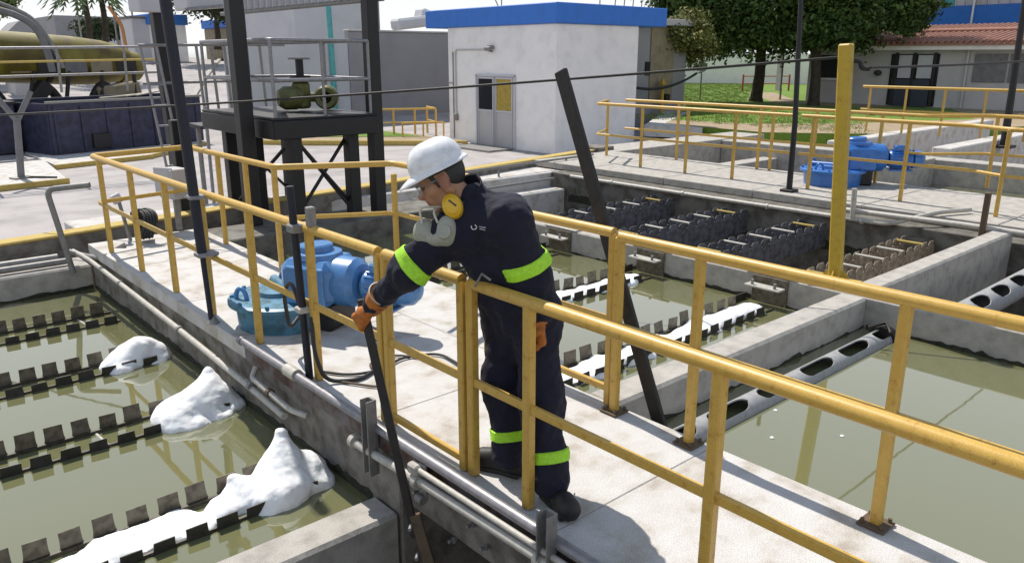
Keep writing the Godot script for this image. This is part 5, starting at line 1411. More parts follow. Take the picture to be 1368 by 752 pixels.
func build_left_yard() -> void:
	# dark blue roll-off container
	var t := thing("roll_off_container", "dark blue open topped steel container with ribs", "container", Vector3(7, -0.75, -27))
	var q := Basis(Vector3.UP, 0.27)
	var c := Vector3(7.15, -0.74, -27.1)
	var P := func(x: float, y: float, z: float) -> Vector3: return c + q * Vector3(x, y, z)
	var L := 4.9
	var W := 2.2
	var H := 1.42
	obj("side", B().box(P.call(0, H * 0.5, W * 0.5), Vector3(L, H, 0.05), q, 0.01), M.container, t)
	obj("side", B().box(P.call(0, H * 0.5, -W * 0.5), Vector3(L, H, 0.05), q, 0.01), M.container, t)
	obj("end", B().box(P.call(-L * 0.5, H * 0.5, 0), Vector3(0.05, H, W - 0.06), q, 0.01), M.container, t)
	obj("end", B().box(P.call(L * 0.5, H * 0.5, 0), Vector3(0.05, H, W - 0.06), q, 0.01), M.container, t)
	obj("floor", B().box(P.call(0, 0.08, 0), Vector3(L - 0.1, 0.1, W - 0.1), q), M.black, t)
	for k in 7: obj("rib", B().box(P.call(-2.3 + k * 0.76, H * 0.48, W * 0.5 + 0.045), Vector3(0.09, H * 0.92, 0.05), q, 0.01), M.container, t)
	for s in [-1.0, 1.0]: obj("rim", B().box(P.call(0, H + 0.03, s * W * 0.5), Vector3(L + 0.1, 0.07, 0.1), q, 0.01), M.dull_steel if s > 0 else M.container, t)
	obj("pocket", B().box(P.call(-1.05, 0.3, W * 0.5 + 0.06), Vector3(0.55, 0.42, 0.1), q, 0.01), M.black, t)
	obj("pocket", B().box(P.call(1.5, 0.45, W * 0.5 + 0.06), Vector3(0.5, 0.6, 0.1), q, 0.01), M.black, t)
	for k in 4: solo("scrap_plank", B().bar(P.call(-0.8 + k * 0.5, H + 0.09, 0.95 - k * 0.2), P.call(0.9 + k * 0.4, H + 0.1 + 0.02 * k, 0.2 - 0.25 * k), 0.12, 0.04, 0.008), M.wood_board, ["first", "second", "third", "fourth"][k] + " from the left of the pale planks lying across the container rim", "plank", "planks on the container")
	# second container at the left edge
	var t2 := thing("roll_off_container", "second dark container cut off by the left edge of the photo", "container", Vector3(3, -0.75, -28))
	obj("shell", B().box(Vector3(2.6, -0.05, -27.6), Vector3(3.6, 1.4, 2.2), Basis(Vector3.UP, 0.1), 0.02), M.container, t2)
	obj("rim", B().box(Vector3(2.6, 0.68, -27.6), Vector3(3.7, 0.08, 2.3), Basis(Vector3.UP, 0.1), 0.01), M.black, t2)
	# raised machine platform: grey rails and Y-shaped props
	var r := thing("machine_platform", "grey railed machine platform on forked props above the containers", "platform", Vector3(4.5, -0.75, -22))
	for h in [[2.13, 0.03, M.steel], [1.83, 0.025, M.kerb], [1.52, 0.03, M.dull_steel]]:
		obj("rail", B().tube([Vector3(-1.5, h[0] - 0.02, -21), Vector3(3.4, h[0], -21), Vector3(6.8, h[0] + 0.06, -21)], h[1], 8), h[2], r)
	for x in [-0.5, 1.2, 2.9, 4.55, 6.0, 6.75]:
		obj("post", B().tube([Vector3(x, 1.15, -21), Vector3(x + 0.03, 2.15, -21)], 0.03, 8), M.dull_steel, r)
	for q2 in [[3.48, -20.9], [0.5, -21]]:
		var x: float = q2[0]
		var z: float = q2[1]
		obj("prop", B().tube([Vector3(x - 0.05, -0.73, z), Vector3(x + 0.06, 0.62, z)], 0.075, 10), M.shutter, r)
		obj("prop_fork", B().tube([Vector3(x + 0.06, 0.55, z), Vector3(x - 0.32, 1.2, z)], 0.06, 10), M.shutter, r)
		obj("prop_fork", B().tube([Vector3(x + 0.06, 0.55, z), Vector3(x + 0.42, 1.2, z)], 0.06, 10), M.shutter, r)
	obj("foot", B().box(Vector3(3.43, -0.71, -20.9), Vector3(0.4, 0.03, 0.3), Basis(Vector3.UP, 0.3), 0.005), M.dull_steel, r)
	solo("iron_rod", B().tube([Vector3(3.5, -0.7, -20.9), Vector3(4.05, -0.71, -20.4)], 0.025, 6), M.dark_bar, "dark iron rod lying on the concrete pad at the left", "rod")
	# the yellow drum machine
	var d := thing("drum_machine", "rusty yellow green drum machine on dark curved supports behind the grey rails", "machine", Vector3(6.4, 0, -30))
	var ax := Basis(Vector3.UP, 0.25) * Basis(Vector3.BACK, -PI / 2 - 0.06)
	obj("drum", B().lathe([Vector2(0, 2.9), Vector2(0.35, 2.8), Vector2(0.6, 2.4), Vector2(0.74, 1.6), Vector2(0.8, 0.6), Vector2(0.8, -1.8), Vector2(0.7, -2.6), Vector2(0.4, -3.0), Vector2(0, -3.05)], Vector3(6.5, 1.85, -30.5), ax, 36), M.drum, d)
	for k in 1:
		obj("hoop", B().lathe([Vector2(0.77, -0.1), Vector2(0.84, -0.09), Vector2(0.84, 0.09), Vector2(0.77, 0.1)], Vector3(6.5, 1.85, -30.5) + ax * Vector3(0, -0.4 + k * 1.5, 0), ax, 36), M.dark_bar, d)
	for x in [4.4, 6.0, 7.8]:
		obj("support", B().tube(bend([Vector3(x - 0.5, -0.5, -30), Vector3(x - 0.45, 0.5, -30), Vector3(x, 1.15, -30), Vector3(x + 0.45, 0.5, -30), Vector3(x + 0.5, -0.5, -30)], 0.5), 0.15, 10), M.dark_bar, d)
	obj("chute", B().bar(Vector3(5.1, 0.1, -29.4), Vector3(6.0, 1.1, -29.6), 0.5, 0.4, 0.04), M.dark_bar, d)
	obj("skip", B().box(Vector3(8.2, 0.8, -29.8), Vector3(1.3, 0.5, 0.8), Basis(Vector3.BACK, 0.15), 0.05), M.tan, d)
	obj("end_shroud", B().lathe([Vector2(0.3, 0.3), Vector2(0.5, 0.1), Vector2(0.62, -0.6)], Vector3(9.2, 1.6, -31.2), ax, 20), M.drum, d)
	for k in 6:
		obj("side_panel", B().box(Vector3(4.6 + k * 0.78, 1.62 + 0.03 * (k % 2), -29.55), Vector3(0.7, 0.42, 0.06), Basis(Vector3.UP, 0.2), 0.015), [M.shutter, M.tan, M.dark_bar][k % 3], d)
	for k in 5:
		obj("machine_bracket", B().bar(Vector3(4.2 + k * 1.1, 0.2, -29.4), Vector3(4.7 + k * 1.0, 1.5, -29.5), 0.12, 0.1, 0.02), M.dark_bar, d)
	solo("arched_pipe", B().tube(bend([Vector3(2.0, 3.35, -28), Vector3(4.9, 3.25, -28), Vector3(5.6, 2.9, -28), Vector3(5.85, 2.2, -28), Vector3(5.9, 1.5, -28)], 0.6), 0.1, 12), M.shutter, "thick grey pipe arching down at the top left", "pipe")
	solo("arched_pipe", B().tube(bend([Vector3(2.0, 3.7, -28.4), Vector3(4.6, 3.6, -28.4), Vector3(5.7, 3.1, -28.4), Vector3(6.1, 2.3, -28.4), Vector3(6.3, 1.6, -28.4)], 0.6), 0.06, 10), M.dull_steel, "thinner pipe arching above the thick grey one at the top left", "pipe")

# ---------------------------------------------------------------- trees
func tree(label: String, at: Vector3, trunk_h: float, trunk_r: float, crown: Array, leaf: float, clumps: int, tone: Color, seed_: int, called := "tree", cat := "tree", droop := 0.0) -> void:
	var r := RandomNumberGenerator.new()
	r.seed = seed_
	var t := thing(called, label, cat, at)
	var top := at + Vector3(r.randf_range(-0.2, 0.2), trunk_h, r.randf_range(-0.2, 0.2))
	obj("trunk", B().tube([at + Vector3.DOWN * 0.1, at + Vector3(0.02, 0.25, 0), at.lerp(top, 0.5) + Vector3(0.06, 0, 0.03), top], [trunk_r * 1.5, trunk_r * 1.1, trunk_r * 0.95, trunk_r * 0.85], 12), M.bark, t)
	var limbs := B()
	var ends := []
	for c in crown:
		var mid: Vector3 = at + c[0]
		var k := top.lerp(mid, 0.5) + Vector3(r.randf_range(-0.3, 0.3), 0.2, r.randf_range(-0.3, 0.3))
		limbs.tube([top - Vector3.UP * 0.15, k, mid], [trunk_r * 0.55, trunk_r * 0.32, trunk_r * 0.1], 7)
		for s in 4:
			var e: Vector3 = mid + Vector3(r.randf_range(-1, 1), r.randf_range(-0.6, 1), r.randf_range(-1, 1)).normalized() * (c[1] as Vector3) * 0.85
			limbs.tube([k, k.lerp(e, 0.6) + Vector3(0, 0.15, 0), e], [trunk_r * 0.25, trunk_r * 0.12, trunk_r * 0.04], 5)
			ends.append(e)
	obj("limb", limbs, M.bark, t)
	var mm := MultiMesh.new()
	mm.transform_format = MultiMesh.TRANSFORM_3D
	mm.use_colors = true
	var lb := B()
	for k in 14:
		var p := Vector3(r.randf_range(-1, 1), r.randf_range(-0.8, 0.8), r.randf_range(-1, 1)) * leaf * 1.9
		var q := Basis.from_euler(Vector3(r.randf_range(-0.9, 0.9), r.randf() * TAU, r.randf_range(-0.9, 0.9)))
		var l := leaf * r.randf_range(0.7, 1.15)
		var a := p
		var b := p + q * Vector3(l * 0.28, l * 0.04, l * 0.5)
		var d := p + q * Vector3(0, -l * 0.12, l)
		var e := p + q * Vector3(-l * 0.28, l * 0.04, l * 0.5)
		lb.col = Color(1, 1, 1) * r.randf_range(0.75, 1.1)
		lb.tri(a, b, d)
		lb.tri(a, d, e)
	mm.mesh = lb.mesh()
	var xs := []
	var vol := 0.0
	for c in crown: vol += (c[1] as Vector3).x * (c[1] as Vector3).y * (c[1] as Vector3).z
	for c in crown:
		var rad: Vector3 = c[1]
		var n := int(clumps * rad.x * rad.y * rad.z / vol)
		# clumps gather round twig centres, leaving gaps between them
		var cores := []
		for k in int(maxf(8, n / 16)):
			var u := Vector3(r.randfn(), r.randfn(), r.randfn()).normalized() * pow(r.randf(), 0.45)
			cores.append(u)
		for k in n:
			var u: Vector3 = cores[r.randi() % cores.size()] + Vector3(r.randfn(), r.randfn() * 0.8, r.randfn()) * 0.14
			if u.length() > 1.12: continue
			var p: Vector3 = c[0] + u * rad
			if droop > 0.0: p.y -= droop * r.randf() * u.length()
			xs.append(p)
	mm.instance_count = xs.size()
	for k in xs.size():
		mm.set_instance_transform(k, Transform3D(Basis.from_euler(Vector3(r.randf_range(-0.6, 0.6), r.randf() * TAU, r.randf_range(-0.6, 0.6))).scaled(Vector3.ONE * r.randf_range(0.75, 1.25)), xs[k]))
		var v := r.randf_range(0.55, 1.4)
		mm.set_instance_color(k, Color(tone.r * v * r.randf_range(0.85, 1.2), tone.g * v, tone.b * v * r.randf_range(0.7, 1.1)))
	var o := MultiMeshInstance3D.new()
	o.name = "crown"
	t.add_child(o)
	o.multimesh = mm
	o.material_override = M.leaf
	o.set_meta("kind", "stuff")

func palm(label: String, at: Vector3, h: float, seed_: int) -> void:
	var r := RandomNumberGenerator.new()
	r.seed = seed_
	var t := thing("palm_tree", label, "palm tree", at)
	var top := at + Vector3(r.randf_range(-0.4, 0.4), h, r.randf_range(-0.3, 0.3))
	obj("trunk", B().tube([at, at.lerp(top, 0.5) + Vector3(0.12, 0, 0), top], [0.17, 0.14, 0.12], 10), M.bark, t)
	for k in 13:
		var a := TAU * k / 13.0 + r.randf_range(-0.2, 0.2)
		var f := B()
		var out := Vector3(cos(a), 0, sin(a))
		var side := Vector3(-sin(a), 0, cos(a))
		var lift := r.randf_range(0.0, 0.9)
		var prev := top
		for s in 12:
			var u := (s + 1) / 12.0
			var p := top + out * (1.9 * u) + Vector3.UP * (lift * u - 1.7 * u * u)
			f.col = Color(0.075, 0.12, 0.03) * r.randf_range(0.8, 1.3)
			f.tube([prev, p], 0.02, 4, false)
			for sd in [-1.0, 1.0]:
				var tip: Vector3 = p + side * sd * (0.5 * sin(PI * minf(1.0, u * 0.8 + 0.12))) + out * 0.18 + Vector3.DOWN * 0.16
				f.tri(prev, p, tip)
			prev = p
		obj("frond", f, M.leaf, t)

func build_trees() -> void:
	var dark := Color(0.07, 0.125, 0.032)
	tree("large dark leafy tree on the lawn, nearer and left of two", Vector3(34.6, -0.15, -21.4), 2.6, 0.26,
		[[Vector3(-0.5, 4.3, 0.6), Vector3(3.0, 2.0, 2.6)], [Vector3(-2.4, 3.6, -1.6), Vector3(2.0, 1.3, 1.8)], [Vector3(1.6, 4.4, 2.2), Vector3(2.2, 1.9, 2.2)], [Vector3(0.2, 6.2, 0.2), Vector3(3.2, 2.0, 2.8)], [Vector3(-3.0, 5.6, -2.2), Vector3(2.2, 1.7, 2.2)], [Vector3(-3.6, 3.0, -2.6), Vector3(1.1, 0.8, 1.1)]], 0.25, 8200, dark, 7)
	tree("dark leafy tree beside the red roofed building", Vector3(33.6, -0.15, -17.9), 2.7, 0.22,
		[[Vector3(0.2, 4.0, 0.6), Vector3(2.0, 1.6, 2.0)], [Vector3(1.2, 4.8, 2.4), Vector3(1.9, 1.5, 1.7)], [Vector3(-0.6, 5.8, 0.4), Vector3(2.4, 1.8, 2.4)], [Vector3(1.6, 3.6, 3.0), Vector3(0.9, 0.8, 0.9)]], 0.25, 5200, dark, 13)
	tree("wispy yellow green tree against the annex wall", Vector3(27.9, -0.15, -21.2), 1.4, 0.09, [[Vector3(-0.3, 2.6, 0.6), Vector3(1.2, 1.1, 1.2)], [Vector3(-1.0, 2.9, 1.2), Vector3(0.9, 0.7, 0.9)]], 0.16, 520, Color(0.16, 0.17, 0.045), 19)
	tree("dark broad tree at the top of the street behind the kiosk", Vector3(22.6, 2.5, -57), 1.7, 0.2, [[Vector3(-0.6, 3.4, 0), Vector3(2.6, 1.5, 2.0)], [Vector3(1.4, 3.2, 0), Vector3(1.8, 1.4, 1.8)], [Vector3(-0.2, 5.0, 0), Vector3(2.6, 1.8, 2.2)]], 0.3, 1900, Color(0.05, 0.075, 0.022), 23)
	tree("green tree behind the long low building, left of the thin column", Vector3(31.0, 2.4, -72), 2.0, 0.2, [[Vector3(-0.5, 4.0, 0), Vector3(2.3, 2.2, 2.0)], [Vector3(0.2, 6.0, 0), Vector3(2.2, 2.0, 2.0)]], 0.32, 1300, Color(0.055, 0.1, 0.03), 29)
	tree("small yellow green tree beside the tall light grey block", Vector3(26.2, 1.6, -50), 1.2, 0.09, [[Vector3(0, 2.0, 0), Vector3(0.7, 0.9, 0.7)]], 0.2, 260, Color(0.16, 0.19, 0.05), 31)
	tree("bright yellow green shrub at the far left edge", Vector3(5.6, 1.2, -44), 0.8, 0.08, [[Vector3(0, 1.5, 0), Vector3(1.3, 1.0, 1.2)], [Vector3(0.6, 2.1, 0), Vector3(0.8, 0.7, 0.8)]], 0.18, 700, Color(0.2, 0.24, 0.04), 37, "shrub", "shrub")
	tree("green shrub at the top left corner behind the arched pipe", Vector3(7.6, 1.2, -46), 2.4, 0.08, [[Vector3(0, 3.6, 0), Vector3(0.9, 1.0, 0.9)]], 0.18, 360, Color(0.12, 0.17, 0.04), 39, "shrub", "shrub")
	tree("low dark hedge mass in front of the far grey block", Vector3(22.5, 3.4, -82), 0.4, 0.1, [[Vector3(-1.0, 0.9, 0), Vector3(2.0, 0.8, 1.0)], [Vector3(1.6, 0.8, 0), Vector3(1.6, 0.7, 1.0)]], 0.3, 500, Color(0.06, 0.09, 0.04), 43, "hedge", "hedge")
	palm("left of the two slender palms behind the yellow drum", Vector3(11.3, 1.7, -45), 3.7, 3)
	palm("right, taller of the two slender palms behind the yellow drum", Vector3(12.3, 1.8, -46), 4.0, 5)

# ---------------------------------------------------------------- the worker
func ring_band(called: String, a: Vector3, b: Vector3, ra: float, rb: float, t0: float, t1: float, m: Material, parent: Node3D) -> void:
	var pts := []
	var rs := []
	for k in 5:
		var t: float = lerpf(t0, t1, k / 4.0)
		pts.append(a.lerp(b, t))
		rs.append(lerpf(ra, rb, t) + (0.0 if k in [1, 2, 3] else -0.004))
	obj(called, B().tube(pts, rs, 28, called != "cuff_hem"), m, parent)

# a band of cloth that lies on the clothing all round a limb
func wrap_band(called: String, fld: Field, a: Vector3, b: Vector3, t0: float, t1: float, m: Material, parent: Node3D) -> void:
	var ax := (b - a).normalized()
	var x := ax.cross(Vector3.UP if absf(ax.y) < 0.9 else Vector3.RIGHT).normalized()
	var y := ax.cross(x)
	var n := 36
	var rows := [t0, lerpf(t0, t1, 0.08), lerpf(t0, t1, 0.5), lerpf(t0, t1, 0.92), t1]
	var g := []
	for k in rows.size():
		var c := a.lerp(b, rows[k])
		var rs := []
		for s in n:
			var d := x * cos(TAU * s / n) + y * sin(TAU * s / n)
			var r := 0.04
			while r < 0.118 and fld.value(c + d * r, fld.prims) < 0.004: r += 0.005
			rs.append(r)
		var line := []
		for s in n:
			var d := x * cos(TAU * s / n) + y * sin(TAU * s / n)
			var r: float = (rs[s] * 2.0 + rs[(s + 1) % n] + rs[(s + n - 1) % n]) * 0.25 + 0.003
			line.append(c + d * (r - (0.007 if k == 0 or k == 4 else 0.0)))
		g.append(line)
	var w := B()
	for k in 4:
		for s in n:
			var s2 := (s + 1) % n
			w.quad(g[k][s], g[k][s2], g[k + 1][s2], g[k + 1][s])
	obj(called, w, m, parent)

# five fingered glove; c palm centre, f from wrist to knuckles, a along the gripped bar, n out of the palm
func glove(called: String, c: Vector3, f: Vector3, a: Vector3, n: Vector3, wrist: Vector3, grip: float, m: Material, parent: Node3D) -> void:
	var g := Field.new()
	g.k = 0.012
	g.noise = FastNoiseLite.new()
	g.noise.frequency = 20.0
	g.noise.seed = 5
	g.amp = 0.003
	var pc := Color(1, 0.95, 0.9)
	var fc := Color(0.9, 0.82, 0.7)
	g.cap(c - f * 0.035 + a * 0.02, c + f * 0.035 + a * 0.03, 0.022, 0.02, pc)
	g.cap(c - f * 0.035 - a * 0.02, c + f * 0.035 - a * 0.03, 0.022, 0.019, pc)
	g.cap(c - f * 0.03, c + f * 0.03, 0.024, 0.021, pc)
	g.cap(wrist, c - f * 0.03, 0.036, 0.028, pc)
	var lens := [0.92, 1.0, 0.95, 0.78]
	for k in 4:
		var s: float = 0.036 - 0.024 * k
		var l: float = lens[k]
		var p0 := c + f * 0.04 + a * s
		var p1 := p0 + (f * 0.6 + n * 0.8).normalized() * 0.036 * l
		var p2 := p1 + (n * 0.75 - f * grip).normalized() * 0.027 * l
		var p3 := p2 + (-f * 0.9 - n * 0.35).normalized() * 0.022 * l
		g.cap(p0, p1, 0.0125, 0.0115, fc)
		g.cap(p1, p2, 0.0115, 0.0105, fc)
		g.cap(p2, p3, 0.0105, 0.009, fc)
	var t0 := c - f * 0.022 + a * 0.034
	var t1 := t0 + (a * 0.5 + n * 0.6 + f * 0.35).normalized() * 0.034
	var t2 := t1 + (n * 0.7 + f * 0.6 - a * 0.2).normalized() * 0.028
	g.cap(t0, t1, 0.015, 0.0125, fc)
	g.cap(t1, t2, 0.0125, 0.0105, fc)
	var b := Bld.new()
	var q := Vector3.ONE * 0.15
	g.mesh_into(b, (c - q).min(wrist - Vector3.ONE * 0.05), (c + q).max(wrist + Vector3.ONE * 0.05), 0.0045)
	obj(called, b, m, parent)

func build_worker() -> void:
	var t := thing("person", "worker in navy coverall and white hard hat leaning over the handrail with a pole", "person", Vector3(2.3, 0.0, -2.42))
	var hipL := Vector3(2.33, 0.83, -2.475)
	var hipR := Vector3(2.315, 0.83, -2.68)
	var kneL := Vector3(2.275, 0.46, -2.38)
	var kneR := Vector3(2.28, 0.45, -2.64)
	var ankL := Vector3(2.235, 0.10, -2.265)
	var ankR := Vector3(2.255, 0.10, -2.575)
	var neck := Vector3(2.115, 1.345, -2.675)
	var shL := Vector3(2.185, 1.28, -2.48)
	var shR := Vector3(2.035, 1.195, -2.745)
	var elL := Vector3(2.285, 1.02, -2.465)
	var wrL := Vector3(2.26, 0.87, -2.395)
	var elR := Vector3(1.905, 1.03, -2.875)
	var wrR := Vector3(1.865, 0.825, -3.105)
	# head: skin, one surface with the neck
	var hf := Vector3(-0.70, -0.42, -0.585).normalized()
	var hl := Vector3(hf.z, 0, -hf.x).normalized()
	var hu := hf.cross(hl)
	var hc := Vector3(2.035, 1.445, -2.775)
	var HB := Basis(hf, hu, hl)
	var H := func(f: float, u: float, l: float) -> Vector3: return hc + hf * f + hu * u + hl * l
	var skin := Color(0.36, 0.185, 0.105)
	var deep := Color(0.29, 0.125, 0.075)
	var hd := Field.new()
	hd.k = 0.02
	hd.ell(H.call(-0.01, 0.035, 0), Vector3(0.097, 0.105, 0.077), HB, skin)
	hd.ell(H.call(0.03, -0.045, 0), Vector3(0.068, 0.085, 0.057), HB, skin)
	hd.cap(H.call(0.066, -0.112, -0.012), H.call(0.066, -0.112, 0.012), 0.02, 0.02, skin)
	hd.cap(H.call(0.02, -0.095, 0.045), H.call(-0.025, -0.055, 0.06), 0.018, 0.018, skin)
	hd.cap(H.call(0.02, -0.095, -0.045), H.call(-0.025, -0.055, -0.06), 0.018, 0.018, skin)
	hd.cap(H.call(0.09, 0.0, 0), H.call(0.117, -0.036, 0), 0.010, 0.015, skin)
	hd.cap(H.call(0.104, -0.041, -0.013), H.call(0.104, -0.041, 0.013), 0.010, 0.010, deep)
	hd.cap(H.call(0.08, 0.026, -0.035), H.call(0.08, 0.026, 0.035), 0.017, 0.017, skin)
	for s in [-1.0, 1.0]:
		hd.ell(H.call(0.058, -0.028, 0.042 * s), Vector3(0.026, 0.024, 0.022), HB, skin)
		hd.ell(H.call(-0.012, -0.012, 0.077 * s), Vector3(0.02, 0.034, 0.011), HB * Basis(Vector3.BACK, 0.2), deep)
		hd.ell(H.call(-0.012, -0.04, 0.075 * s), Vector3(0.011, 0.013, 0.009), HB, skin)
		hd.ell(H.call(0.083, 0.0, 0.03 * s), Vector3(0.009, 0.008, 0.012), HB, Color(0.05, 0.03, 0.025))
	hd.cap(H.call(0.092, -0.068, -0.019), H.call(0.092, -0.068, 0.019), 0.0075, 0.0075, Color(0.26, 0.09, 0.065))
	hd.cap(H.call(0.088, -0.081, -0.015), H.call(0.088, -0.081, 0.015), 0.008, 0.008, Color(0.24, 0.085, 0.06))
	hd.cap(H.call(-0.025, -0.06, 0), neck + Vector3(0.02, -0.03, 0), 0.056, 0.06, skin)
	var hb := Bld.new()
	hd.mesh_into(hb, hc - Vector3(0.16, 0.24, 0.16), hc + Vector3(0.19, 0.17, 0.21), 0.0042)
	# body under the clothes, joined to the same surface
	var bd := Field.new()
	bd.k = 0.06
	bd.cap(neck, (hipL + hipR) * 0.5, 0.06, 0.1, skin)
	bd.cap(shL, shR, 0.05, 0.05, skin)
	for q in [[shL, elL, 0.045, 0.036], [elL, wrL, 0.036, 0.027], [shR, elR, 0.045, 0.036], [elR, wrR, 0.036, 0.027], [hipL, kneL, 0.07, 0.052], [kneL, ankL, 0.052, 0.04], [hipR, kneR, 0.07, 0.052], [kneR, ankR, 0.052, 0.04]]:
		bd.cap(q[0], q[1], q[2], q[3], skin)
	bd.mesh_into(hb, Vector3(1.75, 0.02, -3.25), Vector3(2.6, 1.5, -2.0), 0.02)
	obj("body", hb, M.skin, t)
	# hair under the helmet
	var hr := Field.new()
	hr.k = 0.015
	hr.ell(H.call(-0.03, 0.028, 0), Vector3(0.087, 0.1, 0.0755), HB)
	hr.cap(H.call(0.03, 0.03, 0.068), H.call(0.015, -0.02, 0.07), 0.012, 0.006)
	hr.cap(H.call(0.03, 0.03, -0.068), H.call(0.015, -0.02, -0.07), 0.012, 0.006)
	hr.cap(H.call(0.092, 0.024, 0.015), H.call(0.084, 0.024, 0.048), 0.006, 0.005)
	hr.cap(H.call(0.092, 0.024, -0.015), H.call(0.084, 0.024, -0.048), 0.006, 0.005)
	var rb := Bld.new()
	hr.mesh_into(rb, hc - Vector3.ONE * 0.18, hc + Vector3.ONE * 0.18, 0.005)
	obj("hair", rb, M.rubber, t)
	# coverall: one continuous surface
	var cv := Field.new()
	cv.k = 0.075
	cv.noise = FastNoiseLite.new()
	cv.noise.seed = 14
	cv.noise.frequency = 6.0
	cv.noise.fractal_octaves = 4
	cv.noise.fractal_gain = 0.55
	cv.amp = 0.024
	var pel := (hipL + hipR) * 0.5 + Vector3(0, 0.03, 0)
	var sp := (neck - pel).normalized()
	var sz := (shL - shR).normalized()
	var sx := sp.cross(sz).normalized()
	sz = sx.cross(sp).normalized()
	var SB := Basis(sx, sp, sz)
	cv.ell(pel, Vector3(0.142, 0.17, 0.182), Basis(Vector3.RIGHT, Vector3.UP, Vector3.BACK))
	cv.ell(pel.lerp(neck, 0.33), Vector3(0.128, 0.18, 0.172), SB)
	cv.ell(pel.lerp(neck, 0.66) + Vector3(0.02, 0, 0), Vector3(0.135, 0.19, 0.178), SB)
	cv.cap(shL + (shR - shL) * 0.12, shR + (shL - shR) * 0.06, 0.08, 0.078)
	cv.cap(neck + Vector3(0.035, -0.05, 0.0), neck + Vector3(0.012, 0.008, -0.008), 0.086, 0.074)
	var RA := [0.083, 0.078, 0.068, 0.055]
	cv.cap(neck + Vector3(0.045, -0.045, 0.03), shL.lerp(neck, 0.3) + Vector3(0.03, 0, 0), 0.085, 0.085)
	cv.cap(shL, elL, RA[0], RA[1])
	cv.cap(elL, wrL, RA[2], RA[3])
	cv.cap(shR, elR, RA[0], RA[1])
	cv.cap(elR, wrR, RA[2], RA[3])
	cv.cap(hipL, kneL, 0.112, 0.092)
	cv.cap(kneL, ankL, 0.092, 0.082)
	cv.cap(hipR, kneR, 0.112, 0.092)
	cv.cap(kneR, ankR, 0.092, 0.082)
	cv.floor_y = 0.055
	var cb := Bld.new()
	cv.mesh_into(cb, Vector3(1.75, 0.03, -3.28), Vector3(2.56, 1.45, -2.04), 0.0125)
	obj("coverall", cb, M.cloth, t)
	# standing collar, open at the throat
	var col := B()
	var cs := []
	for k in 17:
		var an := 0.55 + (TAU - 1.1) * k / 16.0
		var d := (-sx * cos(an) + sz * sin(an))
		cs.append(neck + Vector3(0.012, 0.0, -0.004) + d * (0.072 + 0.004 * sin(k * 2.3)) + sp * (0.018 - 0.03 * cos(an)))
	for k in 16:
		var u0: Vector3 = sp * 0.05 + (cs[k] - neck) * 0.12
		var u1: Vector3 = sp * 0.05 + (cs[k + 1] - neck) * 0.12
		col.quad(cs[k] - u0 * 0.4, cs[k] + u0, cs[k + 1] + u1, cs[k + 1] - u1 * 0.4)
		var i0: Vector3 = (cs[k] - neck) * 0.1
		var i1: Vector3 = (cs[k + 1] - neck) * 0.1
		col.quad(cs[k + 1] - u1 * 0.4 - i1, cs[k + 1] + u1 - i1, cs[k] + u0 - i0, cs[k] - u0 * 0.4 - i0)
		col.quad(cs[k] + u0, cs[k] + u0 - i0, cs[k + 1] + u1 - i1, cs[k + 1] + u1)
	obj("collar", col, M.cloth, t)
	# torn trouser hem that flares at the heel
	obj("trouser_hem", B().tri_flap(ankL + Vector3(0.06, 0.06, -0.02), ankL + Vector3(0.07, -0.03, 0.02), ankL + Vector3(0.15, 0.01, -0.06), 0.006), M.cloth, t)
	wrap_band("reflective_band", cv, shL, elL, 0.64, 0.86, M.lime, t)
	wrap_band("reflective_band", cv, shR, elR, 0.70, 0.93, M.lime, t)
	wrap_band("reflective_band", cv, kneL, ankL, 0.60, 0.74, M.lime, t)
	wrap_band("reflective_band", cv, kneR, ankR, 0.60, 0.74, M.lime, t)
	# boots
	for q in [[ankL, Vector3(2.195, 0.045, -2.11), Vector3(2.26, 0.045, -2.31)], [ankR, Vector3(2.21, 0.042, -2.72), Vector3(2.29, 0.045, -2.53)]]:
		var bf := Field.new()
		bf.k = 0.035
		var ank: Vector3 = q[0]
		bf.cap(q[2], q[1], 0.044, 0.042)
		bf.cap(q[1] + Vector3(0, 0.012, 0), (q[1] as Vector3).lerp(q[2], 0.2) + Vector3(0, 0.025, 0), 0.045, 0.042)
		bf.cap((q[2] as Vector3).lerp(q[1], 0.2) + Vector3(0, 0.02, 0), ank + Vector3(0, 0.04, 0), 0.05, 0.055)
		bf.floor_y = 0.012
		var bb := Bld.new()
		var lo: Vector3 = (q[1] as Vector3).min(q[2]) - Vector3(0.09, 0.05, 0.09)
		var hi: Vector3 = (q[1] as Vector3).max(q[2]) + Vector3(0.09, 0.2, 0.09)
		bf.mesh_into(bb, lo, hi, 0.007)
		var bo := obj("boot", bb, M.boot, t)
		var so := MeshInstance3D.new()
		so.name = "sole"
		bo.add_child(so)
		var sb := B()
		sb.tube([q[2] + Vector3(0, -0.033, 0), (q[2] as Vector3).lerp(q[1], 0.5) + Vector3(0, -0.033, 0), q[1] + Vector3(0, -0.032, 0)], [0.048, 0.042, 0.05], 18, true, 1.0)
		for k in sb.v.size(): sb.v[k].y = clampf(sb.v[k].y, 0.001, 0.018)
		so.mesh = sb.mesh(O)
		so.material_override = M.rubber
	# gloves: right one round the pole, left one closed at the side
	var hand := Vector3(1.855, 0.745, -3.18)
	var f := (hand - wrR).normalized()
	var pole_up := Vector3(-0.02, 0.957, -0.288).normalized()
	var n := f.cross(pole_up).normalized()
	if n.dot(Vector3(-0.5, 0.3, 0.8)) > 0.0: n = -n
	var a := n.cross(f).normalized()
	if a.dot(pole_up) < 0.0: a = -a
	glove("glove", hand - n * 0.022, f, a, n, wrR + f * 0.015, 0.55, M.glove, t)
